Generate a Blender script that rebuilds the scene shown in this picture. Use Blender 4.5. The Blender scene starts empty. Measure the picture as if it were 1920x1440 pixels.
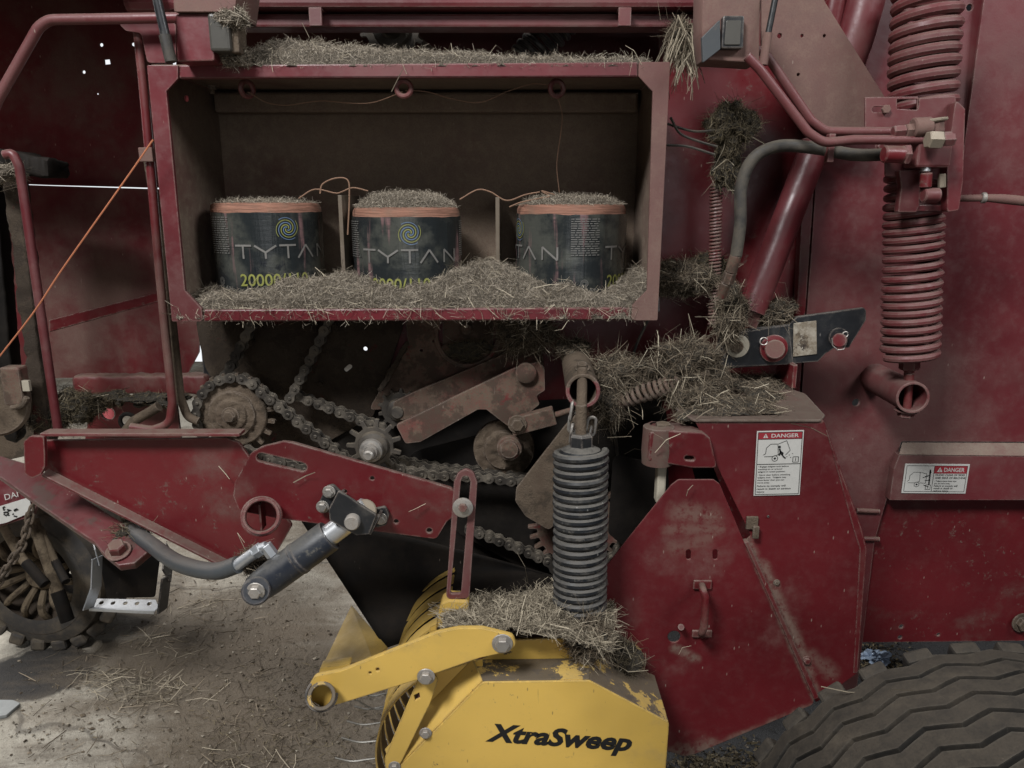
import bpy, math, random
import numpy as np
from mathutils import Vector, Matrix, noise as mnoise

random.seed(7); RNG = np.random.default_rng(7)
SC = bpy.context.scene
COL = SC.collection
rad = math.radians

# ------------------------------------------------------------------ camera
F, PITCH, H = 1423.0, rad(13.4), 1.70          # focal length in source pixels, tilt down, eye height
cam = bpy.data.cameras.new('camera'); cam.sensor_width = 36.0; cam.lens = 36.0 * F / 1920.0
cam.clip_start = 0.02; cam.clip_end = 200
camo = bpy.data.objects.new('camera', cam); COL.objects.link(camo)
camo.location = (0, 0, H); camo.rotation_euler = (math.pi / 2 - PITCH, 0, 0)
SC.camera = camo

# ------------------------------------------------------------------ light (dim shed, daylight from open doors, added front fill)
w = bpy.data.worlds.new('World'); SC.world = w; w.use_nodes = True
bg = w.node_tree.nodes['Background']; bg.inputs[0].default_value = (.80, .90, 1.0, 1); bg.inputs[1].default_value = .014
def area(name, loc, target, sx, sy, power, col=(1, 1, 1)):
    l = bpy.data.lights.new(name, 'AREA'); l.shape = 'RECTANGLE'; l.size = sx; l.size_y = sy; l.energy = power; l.color = col
    o = bpy.data.objects.new(name, l); COL.objects.link(o); o.location = loc
    o.rotation_euler = (Vector(target) - Vector(loc)).to_track_quat('-Z', 'Y').to_euler(); return o
area('open_door_light', (-1.8, -1.3, 4.9), (-.4, 1.9, .8), 1.2, 1.0, 310, (.985, .99, 1))
area('roof_light', (2.6, .1, 3.7), (1.1, 2.0, 1.7), 1.2, 1.0, 66, (.97, .985, 1))
area('front_fill_light', (.9, -3.6, 2.3), (0, 2, 1.3), 3.0, 2.4, 30, (.98, .99, 1.0))  # soft fill added behind the camera to brighten the box interior
area('far_door_light', (-3.9, 3.6, 3.0), (-1.3, 2.4, 0), 2.2, 1.8, 215, (1, .99, .975))
SC.view_settings.view_transform = 'Standard'; SC.view_settings.look = 'None'
SC.view_settings.exposure = 0.0; SC.view_settings.gamma = 1.0; SC.view_settings.use_curve_mapping = False
SC.render.engine = 'CYCLES'; SC.cycles.use_denoising = True; SC.cycles.max_bounces = 6
SC.cycles.sample_clamp_indirect = 4.0

# ------------------------------------------------------------------ pixel of the 1920x1440 photograph -> point of the place
_r, _f, _u = np.array([1., 0, 0]), np.array([0, math.cos(PITCH), -math.sin(PITCH)]), np.array([0, math.sin(PITCH), math.cos(PITCH)])
EYE = np.array([0, 0, H])
def ray(px, py): return _r * ((px - 960) / F) + _u * ((720 - py) / F) + _f
def P(px, py, Y):
    d = ray(px, py); return EYE + d * (Y / d[1])
def PN(px, py, pt, n):
    d = ray(px, py); n = np.asarray(n, float); return EYE + d * (np.dot(np.asarray(pt) - EYE, n) / np.dot(d, n))
def PZ(px, py, z):
    d = ray(px, py); return EYE + d * ((z - H) / d[2])
def S(px, py, Y): return Y / ray(px, py)[1] / F       # metres per pixel there
def unit(v):
    v = np.asarray(v, float); return v / (np.linalg.norm(v) + 1e-12)

# ------------------------------------------------------------------ objects
WL = {}
def _wl(o): return WL.get(o.name, np.zeros(3)) if o is not None else np.zeros(3)
def thing(name, label, cat, loc=(0, 0, 0), group=None, kind=None):
    o = bpy.data.objects.new(name, None); COL.objects.link(o); o.location = loc; o.empty_display_size = .05
    o['label'] = label; o['category'] = cat
    if group: o['group'] = group
    if kind: o['kind'] = kind
    WL[o.name] = np.asarray(loc, float); return o
def tag(o, label, cat=None, group=None, kind=None):
    o['label'] = label
    if cat: o['category'] = cat
    if group: o['group'] = group
    if kind: o['kind'] = kind
    return o
def link_mesh(me, name, mat, parent, smooth=True, angle=38):
    n = len(me.vertices); co = np.empty(n * 3, np.float32); me.vertices.foreach_get('co', co); co = co.reshape(-1, 3)
    c = (co.min(0) + co.max(0)) / 2
    me.vertices.foreach_set('co', (co - c).ravel()); me.update()
    if smooth:
        me.polygons.foreach_set('use_smooth', np.ones(len(me.polygons), bool)); me.set_sharp_from_angle(angle=rad(angle))
    else: me.polygons.foreach_set('use_smooth', np.zeros(len(me.polygons), bool))
    me.materials.clear(); me.materials.append(mat)
    o = bpy.data.objects.new(name, me); COL.objects.link(o); me.name = name
    o.parent = parent; o.location = Vector(c - _wl(parent)); WL[o.name] = np.asarray(c, float)
    return o
def inst(src, parent, loc, rot=None):
    o = src.copy(); COL.objects.link(o); o.parent = parent; o.location = Vector(np.asarray(loc, float) - _wl(parent))
    if rot is not None: o.rotation_euler = rot
    WL[o.name] = np.asarray(loc, float); return o

class G:
    def __init__(s): s.v = []; s.f = []
    def add(s, v, f):
        b = len(s.v); s.v += [tuple(map(float, q)) for q in v]; s.f += [tuple(i + b for i in q) for q in f]; return s
    def box(s, c, size, R=None):
        c = np.asarray(c, float); h = np.asarray(size, float) / 2
        q = np.array([[x, y, z] for x in (-1, 1) for y in (-1, 1) for z in (-1, 1)]) * h
        if R is not None: q = q @ np.asarray(R).T
        return s.add(q + c, [(0, 1, 3, 2), (4, 6, 7, 5), (0, 4, 5, 1), (2, 3, 7, 6), (0, 2, 6, 4), (1, 5, 7, 3)])
    def bar(s, a, b, wd, ht, up=(0, 0, 1)):
        a, b = np.asarray(a, float), np.asarray(b, float); x = unit(b - a); y = unit(np.cross(up, x)); z = np.cross(x, y)
        return s.box((a + b) / 2, (np.linalg.norm(b - a), wd, ht), np.stack([x, y, z], 1))
    def tube(s, path, r, n=12, caps=True, closed=False):
        p = np.asarray(path, float); m = len(p); rr = np.full(m, r) if np.isscalar(r) else np.asarray(r, float)
        if closed: t = np.roll(p, -1, 0) - np.roll(p, 1, 0)
        else: t = np.gradient(p, axis=0)
        t = t / (np.linalg.norm(t, axis=1, keepdims=True) + 1e-12)
        a = np.cross(t[0], (0, 0, 1) if abs(t[0][2]) < .9 else (1, 0, 0)); a = unit(a); vs = []
        for i in range(m):
            a = unit(a - t[i] * np.dot(a, t[i])); b = np.cross(t[i], a)
            for k in range(n):
                th = 2 * math.pi * k / n; vs.append(p[i] + rr[i] * (math.cos(th) * a + math.sin(th) * b))
        fs = []
        for i in range(m if closed else m - 1):
            j = (i + 1) % m
            for k in range(n): fs.append((i * n + k, i * n + (k + 1) % n, j * n + (k + 1) % n, j * n + k))
        if caps and not closed: fs += [tuple(range(n - 1, -1, -1)), tuple((m - 1) * n + k for k in range(n))]
        return s.add(vs, fs)
    def lathe(s, prof, o, ax, n=24, closed=False, start=None):
        o = np.asarray(o, float); ax = unit(ax); a = unit(np.cross(ax, (0, 0, 1) if abs(ax[2]) < .9 else (1, 0, 0))) if start is None else unit(start)
        b = np.cross(ax, a); vs = []
        for h, r in prof:
            for k in range(n):
                th = 2 * math.pi * k / n; vs.append(o + ax * h + max(r, 1e-5) * (math.cos(th) * a + math.sin(th) * b))
        fs = []; m = len(prof)
        for i in range(m if closed else m - 1):
            j = (i + 1) % m
            for k in range(n): fs.append((i * n + k, i * n + (k + 1) % n, j * n + (k + 1) % n, j * n + k))
        return s.add(vs, fs)
    def cyl(s, a, b, r, n=20, ch=.1):
        a, b = np.asarray(a, float), np.asarray(b, float); L = np.linalg.norm(b - a); c = min(r * ch, L * .3)
        return s.lathe([(0, 0), (0, r - c), (c, r), (L - c, r), (L, r - c), (L, 0)], a, b - a, n)
    def pipe(s, a, b, ro, ri, n=28):
        a, b = np.asarray(a, float), np.asarray(b, float); L = np.linalg.norm(b - a); c = (ro - ri) * .2
        return s.lathe([(0, ri), (0, ro - c), (c, ro), (L - c, ro), (L, ro - c), (L, ri + c), (L - c, ri)], a, b - a, n, closed=True)
    def hexbolt(s, p, ax, r, h=None, washer=True):
        p = np.asarray(p, float); ax = unit(ax); h = h or r * .75; o = p
        if washer: s.cyl(p, p + ax * r * .22, r * 1.45, 18); o = p + ax * r * .22
        s.lathe([(0, r), (h * .85, r), (h, r * .86), (h, 0)], o, ax, 6); return s
    def build(s, name, mat, parent, smooth=True, bevel=0, angle=38):
        me = bpy.data.meshes.new(name); me.from_pydata(s.v, [], s.f); me.update()
        o = link_mesh(me, name, mat, parent, smooth, angle)
        if bevel:
            m = o.modifiers.new('edge', 'BEVEL'); m.width = bevel; m.segments = 2; m.limit_method = 'ANGLE'; m.angle_limit = rad(40)
        return o

def fillet(pts, r, seg=4):
    pts = [np.asarray(p, float) for p in pts]; n = len(pts); out = []
    rs = r if hasattr(r, '__len__') else [r] * n
    for i in range(n):
        a, b, c = pts[i - 1], pts[i], pts[(i + 1) % n]; d1, d2 = a - b, c - b; l1, l2 = np.linalg.norm(d1), np.linalg.norm(d2)
        if l1 < 1e-9 or l2 < 1e-9: continue
        d1, d2 = d1 / l1, d2 / l2; cs = max(-1, min(1, float(np.dot(d1, d2)))); th = math.acos(cs)
        if rs[i] <= 0 or th > 3.05 or th < .05: out.append(b); continue
        t = min(rs[i] / math.tan(th / 2), l1 * .48, l2 * .48)
        for k in range(seg + 1):
            q = k / seg; out.append((1 - q) ** 2 * (b + d1 * t) + 2 * q * (1 - q) * b + q * q * (b + d2 * t))
    return out
def path(pts, r=.02, seg=6):
    pts = [np.asarray(p, float) for p in pts]; out = [pts[0]]
    for i in range(1, len(pts) - 1):
        a, b, c = pts[i - 1], pts[i], pts[i + 1]; l1, l2 = np.linalg.norm(a - b), np.linalg.norm(c - b)
        d1, d2 = (a - b) / l1, (c - b) / l2; cs = max(-1, min(1, float(np.dot(d1, d2)))); th = math.acos(cs)
        if th > 3.1: out.append(b); continue
        t = min(r / math.tan(max(th, .1) / 2), l1 * .48, l2 * .48)
        for k in range(seg + 1):
            q = k / seg; out.append((1 - q) ** 2 * (b + d1 * t) + 2 * q * (1 - q) * b + q * q * (b + d2 * t))
    out.append(pts[-1]); return out
def smooth_path(pts, n=40):
    p = np.asarray(pts, float); p = np.vstack([2 * p[0] - p[1], p, 2 * p[-1] - p[-2]]); m = len(p) - 3; out = []
    for q in np.linspace(0, m - 1e-6, n):
        i = int(q); t = q - i; a, b, c, d = p[i:i + 4]
        out.append(.5 * (2 * b + (c - a) * t + (2 * a - 5 * b + 4 * c - d) * t * t + (3 * b - a - 3 * c + d) * t ** 3))
    return out
def pix(pts, Y): return [P(x, y, (Y if np.isscalar(Y) else Y[i])) for i, (x, y) in enumerate(pts)]

def plate(name, pts, Y, t, mat, parent, holes=(), r=.006, bev=.0012, plane=None, smooth=True, world=False):
    """sheet or plate cut to an outline; front face on plane Y (or plane=(point, normal)), thickness goes back"""
    pt, n = ((0, Y, 0), (0, -1, 0)) if plane is None else plane
    n = unit(n); u = unit(np.array([1., 0, 0]) - n * n[0]); v = np.cross(n, u); o = np.asarray(pt, float)
    def two(q): q = np.asarray(q) - o; return np.array([np.dot(q, u), np.dot(q, v)])
    def px2(x, y): return two(PN(x, y, o, n))
    loops = [fillet([(two(p) if world else px2(*p)) for p in pts], r)]
    for h in holes:
        if h[0] == 'c':
            c = px2(h[1], h[2]); rr = abs(px2(h[1] + h[3], h[2])[0] - c[0]); k = 14 if rr < .02 else 28
            loops.append([c + rr * np.array([math.cos(a), math.sin(a)]) for a in np.linspace(0, 2 * math.pi, k, endpoint=False)])
        elif h[0] == 's':
            a, b = px2(h[1], h[2]), px2(h[3], h[4]); rr = abs(px2(h[1] + h[5], h[2])[0] - a[0]); d = unit(b - a); th = math.atan2(d[1], d[0]); lp = []
            for q in np.linspace(-math.pi / 2, math.pi / 2, 9): lp.append(b + rr * np.array([math.cos(th + q), math.sin(th + q)]))
            for q in np.linspace(math.pi / 2, 3 * math.pi / 2, 9): lp.append(a + rr * np.array([math.cos(th + q), math.sin(th + q)]))
            loops.append(lp)
        else: loops.append(fillet([px2(*p) for p in h[1]], h[2] if len(h) > 2 else .004))
    cu = bpy.data.curves.new('outline', 'CURVE'); cu.dimensions = '2D'; cu.fill_mode = 'BOTH'
    bev = min(bev, t * .45); cu.extrude = t / 2 - bev; cu.bevel_depth = bev; cu.bevel_resolution = 1; cu.offset = -bev
    for lp in loops:
        sp = cu.splines.new('POLY'); sp.points.add(len(lp) - 1); sp.use_cyclic_u = True
        sp.points.foreach_set('co', np.array([[q[0], q[1], 0, 1] for q in lp], np.float32).ravel())
    ob = bpy.data.objects.new('outline', cu); me = bpy.data.meshes.new_from_object(ob); bpy.data.objects.remove(ob); bpy.data.curves.remove(cu)
    M = Matrix.Identity(4)
    for i in range(3): M[i][0], M[i][1], M[i][2], M[i][3] = u[i], v[i], n[i], (o - n * t / 2)[i]
    me.transform(M); me.update()
    return link_mesh(me, name, mat, parent, smooth, 30)

_tc = {}
def text_data(s, shear=0, bold=0):
    k = (s, shear, bold)
    if k in _tc: return _tc[k]
    cu = bpy.data.curves.new('writing', 'FONT'); cu.body = s; cu.size = 1; cu.shear = shear; cu.offset = bold; cu.resolution_u = 3; cu.fill_mode = 'FRONT'
    ob = bpy.data.objects.new('writing', cu); me = bpy.data.meshes.new_from_object(ob); bpy.data.objects.remove(ob); bpy.data.curves.remove(cu)
    v = np.array([q.co[:2] for q in me.vertices]); f = [tuple(p.vertices) for p in me.polygons]; bpy.data.meshes.remove(me)
    _tc[k] = (v, f); return v, f
def text_g(g, s, o, u, v, height=None, width=None, shear=0, bold=0, xs=1.):
    """writing laid with its baseline start at o; cap height or width in metres"""
    q, f = text_data(s, shear, bold)
    sy = (height / .69) if height else None; w0 = q[:, 0].max() - q[:, 0].min()
    sx = (width / w0) if width else sy * xs
    if sy is None: sy = sx
    x = (q[:, 0] - q[:, 0].min()) * sx; y = q[:, 1] * sy
    return g.add(np.asarray(o) + np.outer(x, u) + np.outer(y, v), f)

def raw_mesh(name, V, Fq, mat, parent, smooth=False):
    """fast path for very many quads: V (n,3), Fq (m,4)"""
    me = bpy.data.meshes.new(name); n, m = len(V), len(Fq)
    me.vertices.add(n); me.vertices.foreach_set('co', np.asarray(V, np.float32).ravel())
    k = Fq.shape[1]; me.loops.add(m * k); me.loops.foreach_set('vertex_index', np.asarray(Fq, np.int32).ravel())
    me.polygons.add(m); me.polygons.foreach_set('loop_start', np.arange(0, m * k, k, dtype=np.int32))
    me.update(calc_edges=True); me.validate()
    return link_mesh(me, name, mat, parent, smooth)

# ------------------------------------------------------------------ materials
def srgb(r, g, b):
    return tuple(((c / 255) / 12.92 if c / 255 <= .04045 else ((c / 255 + .055) / 1.055) ** 2.4) for c in (r, g, b))
class NT:
    def __init__(s, name):
        s.m = bpy.data.materials.new(name); s.m.use_nodes = True; s.t = s.m.node_tree; s.b = s.t.nodes['Principled BSDF']
    def n(s, t, **kw):
        q = s.t.nodes.new(t)
        for k, v in kw.items():
            if k.startswith('i_'): q.inputs[int(k[2:]) if k[2:].isdigit() else k[2:]].default_value = v
            else: setattr(q, k, v)
        return q
    def l(s, a, b): s.t.links.new(a, b)
    def math(s, op, a, b=None, clamp=False):
        q = s.n('ShaderNodeMath', operation=op, use_clamp=clamp)
        for i, x in enumerate((a, b)):
            if x is None: continue
            if isinstance(x, (int, float)): q.inputs[i].default_value = x
            else: s.l(x, q.inputs[i])
        return q.outputs[0]
    def ramp(s, x, a, b, lo=0., hi=1.):
        q = s.n('ShaderNodeMapRange', interpolation_type='SMOOTHSTEP'); s.l(x, q.inputs[0])
        for i, v in zip((1, 2, 3, 4), (a, b, lo, hi)): q.inputs[i].default_value = v
        return q.outputs[0]
    def mix(s, f, a, b):
        q = s.n('ShaderNodeMix', data_type='RGBA')
        for i, x in ((0, f), (6, a), (7, b)):
            if isinstance(x, (int, float)): q.inputs[i].default_value = x
            elif isinstance(x, tuple): q.inputs[i].default_value = (*x[:3], 1)
            else: s.l(x, q.inputs[i])
        return q.outputs[2]
    def noise(s, vec, scale, detail=4, rough=.6, dist=0):
        q = s.n('ShaderNodeTexNoise'); q.inputs['Scale'].default_value = scale; q.inputs['Detail'].default_value = detail
        q.inputs['Roughness'].default_value = rough; q.inputs['Distortion'].default_value = dist
        if vec is not None: s.l(vec, q.inputs['Vector'])
        return q.outputs['Fac']
DUST = (.160, .122, .090)
def paint(name, base, rough=.42, metal=0., dust=.25, up=.6, dcol=DUST, dscale=5, speck=.25, scol=(.33, .27, .22), chip=0., ccol=(.03, .022, .018),
          var=.25, bump=.15, spec=.5, smears=(), edge=0., ecol=(.24, .20, .17), patch=0., pcol=(.035, .026, .020), pcol2=None, scuff=0., pscale=12, pmax=.65, psoft=.08, smcol=(.19, .148, .112)):
    k = NT(name); geo = k.n('ShaderNodeNewGeometry'); pos = geo.outputs['Position']
    n1 = k.noise(pos, dscale, 5, .65); n2 = k.noise(pos, 31, 4, .7); n3 = k.noise(pos, 240, 2, .5)
    v = k.noise(pos, 2.3, 3, .5)
    col = k.mix(k.ramp(v, .3, .7), tuple(c * (1 - var) for c in base), tuple(min(1, c * (1 + var)) for c in base))
    if chip:
        nc = k.noise(pos, 17, 6, .72); fc = k.ramp(nc, .70 - chip * .3, .72 - chip * .3); col = k.mix(fc, col, ccol)
    sep = k.n('ShaderNodeSeparateXYZ'); k.l(geo.outputs['Normal'], sep.inputs[0])
    upf = k.math('MULTIPLY', k.ramp(sep.outputs[2], .25, .85), k.ramp(n2, .25, .60, up * .55, min(1, up * 1.15)))
    d1 = k.math('MULTIPLY', k.ramp(n1, .62 - dust * .45, .80 - dust * .25), min(.95, .35 + dust * .75))
    d2 = k.math('MULTIPLY', k.ramp(n2, .45, .75), dust * .35)
    f = k.math('MAXIMUM', k.math('ADD', d1, d2, True), upf, True)
    f = k.math('MULTIPLY', f, k.ramp(n3, .25, .6, .72, 1.0))
    smf = None
    for (a, b, wd, st) in smears:                      # dirt rubbed along a line: from a to b, half-width wd
        sp = k.n('ShaderNodeSeparateXYZ'); k.l(pos, sp.inputs[0]); ax, az, bx, bz = a[0], a[2], b[0], b[2]; L2 = (bx - ax) ** 2 + (bz - az) ** 2 + 1e-9
        dx = k.math('SUBTRACT', sp.outputs[0], ax); dz = k.math('SUBTRACT', sp.outputs[2], az)
        t = k.math('DIVIDE', k.math('ADD', k.math('MULTIPLY', dx, bx - ax), k.math('MULTIPLY', dz, bz - az)), L2, True)
        ex = k.math('SUBTRACT', dx, k.math('MULTIPLY', t, bx - ax)); ez = k.math('SUBTRACT', dz, k.math('MULTIPLY', t, bz - az))
        ds = k.math('SQRT', k.math('ADD', k.math('MULTIPLY', ex, ex), k.math('MULTIPLY', ez, ez)))
        ds = k.math('ADD', ds, k.math('MULTIPLY', k.math('SUBTRACT', n2, .5), wd * 2.2))
        q_ = k.math('MULTIPLY', k.ramp(ds, wd * 1.9, 0., 0, st), k.ramp(k.noise(pos, 55, 5, .75), .30, .56)); smf = q_ if smf is None else k.math('MAXIMUM', smf, q_)
    dd = k.mix(n2, tuple(c * .72 for c in dcol), tuple(c * 1.25 for c in dcol))
    if edge:
        bv = k.n('ShaderNodeBevel', samples=4); bv.inputs['Radius'].default_value = .006
        vd = k.n('ShaderNodeVectorMath', operation='DOT_PRODUCT'); k.l(bv.outputs[0], vd.inputs[0]); k.l(geo.outputs['Normal'], vd.inputs[1])
        ef = k.math('MULTIPLY', k.ramp(vd.outputs['Value'], .985, .90, 0, edge), k.ramp(k.noise(pos, 40, 5, .7), .36, .58))
    if scuff:
        sf = k.math('MULTIPLY', k.ramp(k.noise(pos, 34, 5, .82), .62 - scuff * .07, .74 - scuff * .07), k.ramp(k.noise(pos, 4.5, 3, .5), .44, .60)); f = k.math('MAXIMUM', f, k.math('MULTIPLY', sf, .8))
    col = k.mix(f, col, dd)
    if patch:
        pn = k.noise(pos, pscale, 6, .72); col = k.mix(k.ramp(pn, .59 - patch * .12, .59 + psoft - patch * .12, 0, pmax), col, pcol)
        if pcol2: col = k.mix(k.ramp(k.noise(pos, 8.5, 5, .72), .60, .66, 0, .7), col, pcol2)
    if smf is not None: col = k.mix(smf, col, smcol); f = k.math('MAXIMUM', f, smf)
    if edge: col = k.mix(ef, col, ecol)
    if speck:
        vm = k.n('ShaderNodeMapping'); vm.inputs['Scale'].default_value = (1, 1, .34); vm.inputs['Rotation'].default_value = (0, .35, 0); k.l(pos, vm.inputs[0])
        vo = k.n('ShaderNodeTexVoronoi'); vo.inputs['Scale'].default_value = 95; k.l(vm.outputs[0], vo.inputs['Vector'])
        vs = k.n('ShaderNodeSeparateColor'); k.l(vo.outputs['Color'], vs.inputs[0])
        big = k.noise(pos, 5, 3, .6)
        sp = k.math('MULTIPLY', k.math('MULTIPLY', k.ramp(vo.outputs['Distance'], .17, .09), k.ramp(vs.outputs[0], .80, .90)), k.ramp(big, .55 - speck * .3, .70 - speck * .3))
        mp = k.n('ShaderNodeMapping'); mp.inputs['Scale'].default_value = (90, 90, 8); mp.inputs['Rotation'].default_value = (0, .55, 0); k.l(pos, mp.inputs[0])
        sc = k.math('MULTIPLY', k.ramp(k.noise(mp.outputs[0], 1, 3, .6), .72, .76), k.ramp(n1, .5, .6))
        col = k.mix(k.math('MULTIPLY', k.math('MAXIMUM', sp, k.math('MULTIPLY', sc, .5)), .55), col, scol)
    k.l(col, k.b.inputs['Base Color'])
    k.l(k.math('ADD', k.math('MULTIPLY', f, .9 - rough), k.ramp(n2, .2, .8, rough - .06, rough + .08), True), k.b.inputs['Roughness'])
    k.b.inputs['Metallic'].default_value = metal
    if metal: k.l(k.math('MULTIPLY', k.math('SUBTRACT', 1., f, True), metal), k.b.inputs['Metallic'])
    k.b.inputs['Specular IOR Level'].default_value = spec
    if bump:
        bp = k.n('ShaderNodeBump'); bp.inputs['Strength'].default_value = bump; bp.inputs['Distance'].default_value = .004
        k.l(k.math('ADD', k.math('ADD', k.math('MULTIPLY', n2, .6), k.math('MULTIPLY', k.noise(pos, 3.5, 2, .5), 3.)), k.math('MULTIPLY', k.math('MULTIPLY', n3, f), .5)), bp.inputs['Height']); k.l(bp.outputs[0], k.b.inputs['Normal'])
    return k.m
def plain(name, base, rough=.5, metal=0, var=.12, scale=40, bump=0):
    k = NT(name); geo = k.n('ShaderNodeNewGeometry'); n = k.noise(geo.outputs['Position'], scale, 4, .6)
    k.l(k.mix(n, tuple(c * (1 - var) for c in base), tuple(min(1, c * (1 + var)) for c in base)), k.b.inputs['Base Color'])
    k.b.inputs['Roughness'].default_value = rough; k.b.inputs['Metallic'].default_value = metal
    if bump:
        bp = k.n('ShaderNodeBump'); bp.inputs['Strength'].default_value = bump; bp.inputs['Distance'].default_value = .003; k.l(n, bp.inputs['Height']); k.l(bp.outputs[0], k.b.inputs['Normal'])
    return k.m
def fibre(name, cols, rough=.9):
    k = NT(name); geo = k.n('ShaderNodeNewGeometry'); r = k.n('ShaderNodeValToRGB'); e = r.color_ramp.elements
    while len(e) < len(cols): e.new(.5)
    for i, c in enumerate(cols): e[i].position = i / (len(cols) - 1); e[i].color = (*c, 1)
    k.l(geo.outputs['Random Per Island'], r.inputs[0]); k.l(r.outputs[0], k.b.inputs['Base Color'])
    k.b.inputs['Roughness'].default_value = rough; k.b.inputs['Specular IOR Level'].default_value = .2; return k.m

RED = (.100, .0100, .0128)
M = {}
M['red'] = paint('red_paint', RED, rough=.33, dust=.22, up=.75, speck=.6, dcol=(.115, .080, .063), edge=.75, scuff=.7)
M['red_low'] = paint('red_paint_swept', (.095, .0085, .012), dust=.22, up=.18, speck=.6, dcol=(.085, .055, .043), edge=.6, patch=.5, pcol=(.05, .036, .027))
M['red_clean'] = paint('red_paint_clean', (.120, .015, .020), rough=.33, dust=.14, edge=.6, up=.7, speck=.35, dcol=(.17, .085, .078))
M['red_dusty'] = paint('red_paint_dusty', RED, dust=.50, up=.95, speck=.3, dscale=3.2, dcol=(.13, .085, .065), edge=.6, scuff=.6)
M['red_film'] = paint('red_paint_dust_film', (.108, .017, .021), rough=.38, edge=.55, dust=.45, up=.9, dcol=(.125, .068, .058), dscale=1.6, speck=.15)
M['red_tan'] = paint('red_paint_tan_film', (.115, .028, .028), rough=.55, dust=.75, up=.95, dcol=(.150, .092, .074), dscale=1.3, speck=.2)
M['grime'] = paint('dried_grime_over_red', (.15, .014, .020), rough=.6, spec=.25, dust=1.12, up=1, dcol=(.115, .086, .062), dscale=4.2, speck=.1, patch=1., pcol=(.045, .032, .024), pcol2=(.14, .020, .022), edge=.6)
M['mud'] = paint('caked_dust', (.070, .050, .036), rough=.9, spec=.15, dust=.8, up=1, dcol=(.112, .085, .061), dscale=9, speck=0, bump=.8, patch=.7, pcol=(.045, .036, .027), edge=.5)
M['inside'] = paint('dust_coated_box_lining', (.085, .016, .018), rough=.7, dust=1.0, up=1, dcol=(.205, .155, .112), dscale=2.0, speck=.05)
M['mud_shade'] = paint('dark_dust_and_shade', (.030, .022, .017), rough=.9, spec=.15, dust=.7, up=1, dcol=(.058, .044, .032), dscale=6, speck=0, bump=.8, patch=.7, pcol=(.026, .020, .016), pcol2=(.075, .014, .015))  # caked dust, darkened to carry the shade under the box
M['grime_shade'] = paint('black_grime_and_shade', (.009, .0075, .0065), rough=.65, spec=.15, dust=.40, up=.6, dcol=(.024, .019, .015), dscale=6, speck=0, bump=.4)  # grime black, also painting the shade in gaps behind chains and door
M['concrete'] = plain('grey_concrete', (.21, .215, .21), .9, 0, .2, 30, .4)
M['ledge_dust'] = paint('dust_covered_ledge', (.13, .05, .045), rough=.8, dust=.95, up=1, dcol=(.185, .142, .112), dscale=9, speck=.2)
M['dust_top'] = paint('dust_film_on_sheet', (.12, .035, .032), rough=.8, dust=.9, up=1, dcol=(.095, .070, .052), dscale=6, speck=.2, edge=.6)
M['chain'] = paint('oily_chain_steel', (.050, .044, .038), rough=.45, metal=.5, dust=.5, up=.9, dcol=(.150, .126, .095), dscale=22, speck=0)
M['gear'] = paint('worn_sprocket_steel', (.090, .080, .070), rough=.45, metal=.6, dust=.45, up=.8, dcol=(.11, .088, .062), dscale=14, speck=0)
M['zinc'] = paint('zinc_bolt', (.40, .38, .35), rough=.4, metal=.8, dust=.4, up=.5, dscale=30, speck=0)
M['chrome'] = plain('chromed_rod', (.66, .67, .68), .34, .75, .05)
M['black'] = paint('black_paint', (.011, .012, .014), rough=.38, dust=.22, up=.75, dcol=(.10, .09, .075), dscale=14, speck=.6, scol=(.22, .21, .19), edge=.8, scuff=.5)
M['spring_black'] = paint('black_spring_paint', (.011, .013, .016), rough=.36, scuff=1., dust=.34, up=.85, dcol=(.115, .105, .09), dscale=24, speck=.8, scol=(.30, .29, .27))
M['blue_black'] = paint('blue_black_cylinder_paint', (.014, .017, .024), rough=.34, edge=.6, scuff=.9, dust=.28, up=.5, dcol=(.12, .11, .09), dscale=15, speck=.6, scol=(.25, .24, .22))
M['rubber'] = paint('black_rubber_sheet', (.006, .0052, .0048), rough=.75, spec=.12, dust=.45, up=.6, dcol=(.022, .017, .013), scuff=.5, dscale=5, speck=.1)
M['hose'] = paint('dusty_rubber_hose', (.022, .020, .018), rough=.6, dust=.60, up=.9, dcol=(.085, .071, .053), dscale=20, speck=0)
M['hose_clean'] = paint('grey_rubber_hose', (.045, .050, .054), rough=.5, dust=.1, up=.3, dscale=20, speck=0)
M['tyre'] = paint('dusty_tyre_rubber', (.022, .020, .018), rough=.85, spec=.2, dust=.50, up=.50, dcol=(.074, .060, .045), dscale=7, speck=.1, bump=.3, patch=.5, pcol=(.085, .070, .052), pscale=6, pmax=.5, psoft=.15, edge=.35, ecol=(.11, .098, .08))
M['groove'] = paint('tyre_rubber_in_grooves', (.008, .0075, .007), rough=.8, dust=.1, up=.2, dcol=(.06, .05, .04), speck=0)
M['tyre_mud'] = paint('muddy_tyre_rubber', (.030, .027, .025), rough=.75, dust=.5, up=.7, dcol=(.12, .095, .065), dscale=9, speck=0, bump=.5)
M['dried_mud'] = paint('dried_mud', (.085, .064, .043), rough=.9, spec=.1, patch=.6, pcol=(.03, .023, .017), dust=.6, up=.6, dcol=(.150, .117, .080), dscale=18, speck=0, bump=1)
M['yellow'] = paint('yellow_paint', (.54, .350, .078), rough=.36, edge=.75, ecol=(.12, .095, .06), scuff=.35, dust=.12, up=.35, dcol=(.26, .19, .09), speck=.7, scol=(.10, .075, .045), chip=.10, ccol=(.07, .055, .042))
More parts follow.
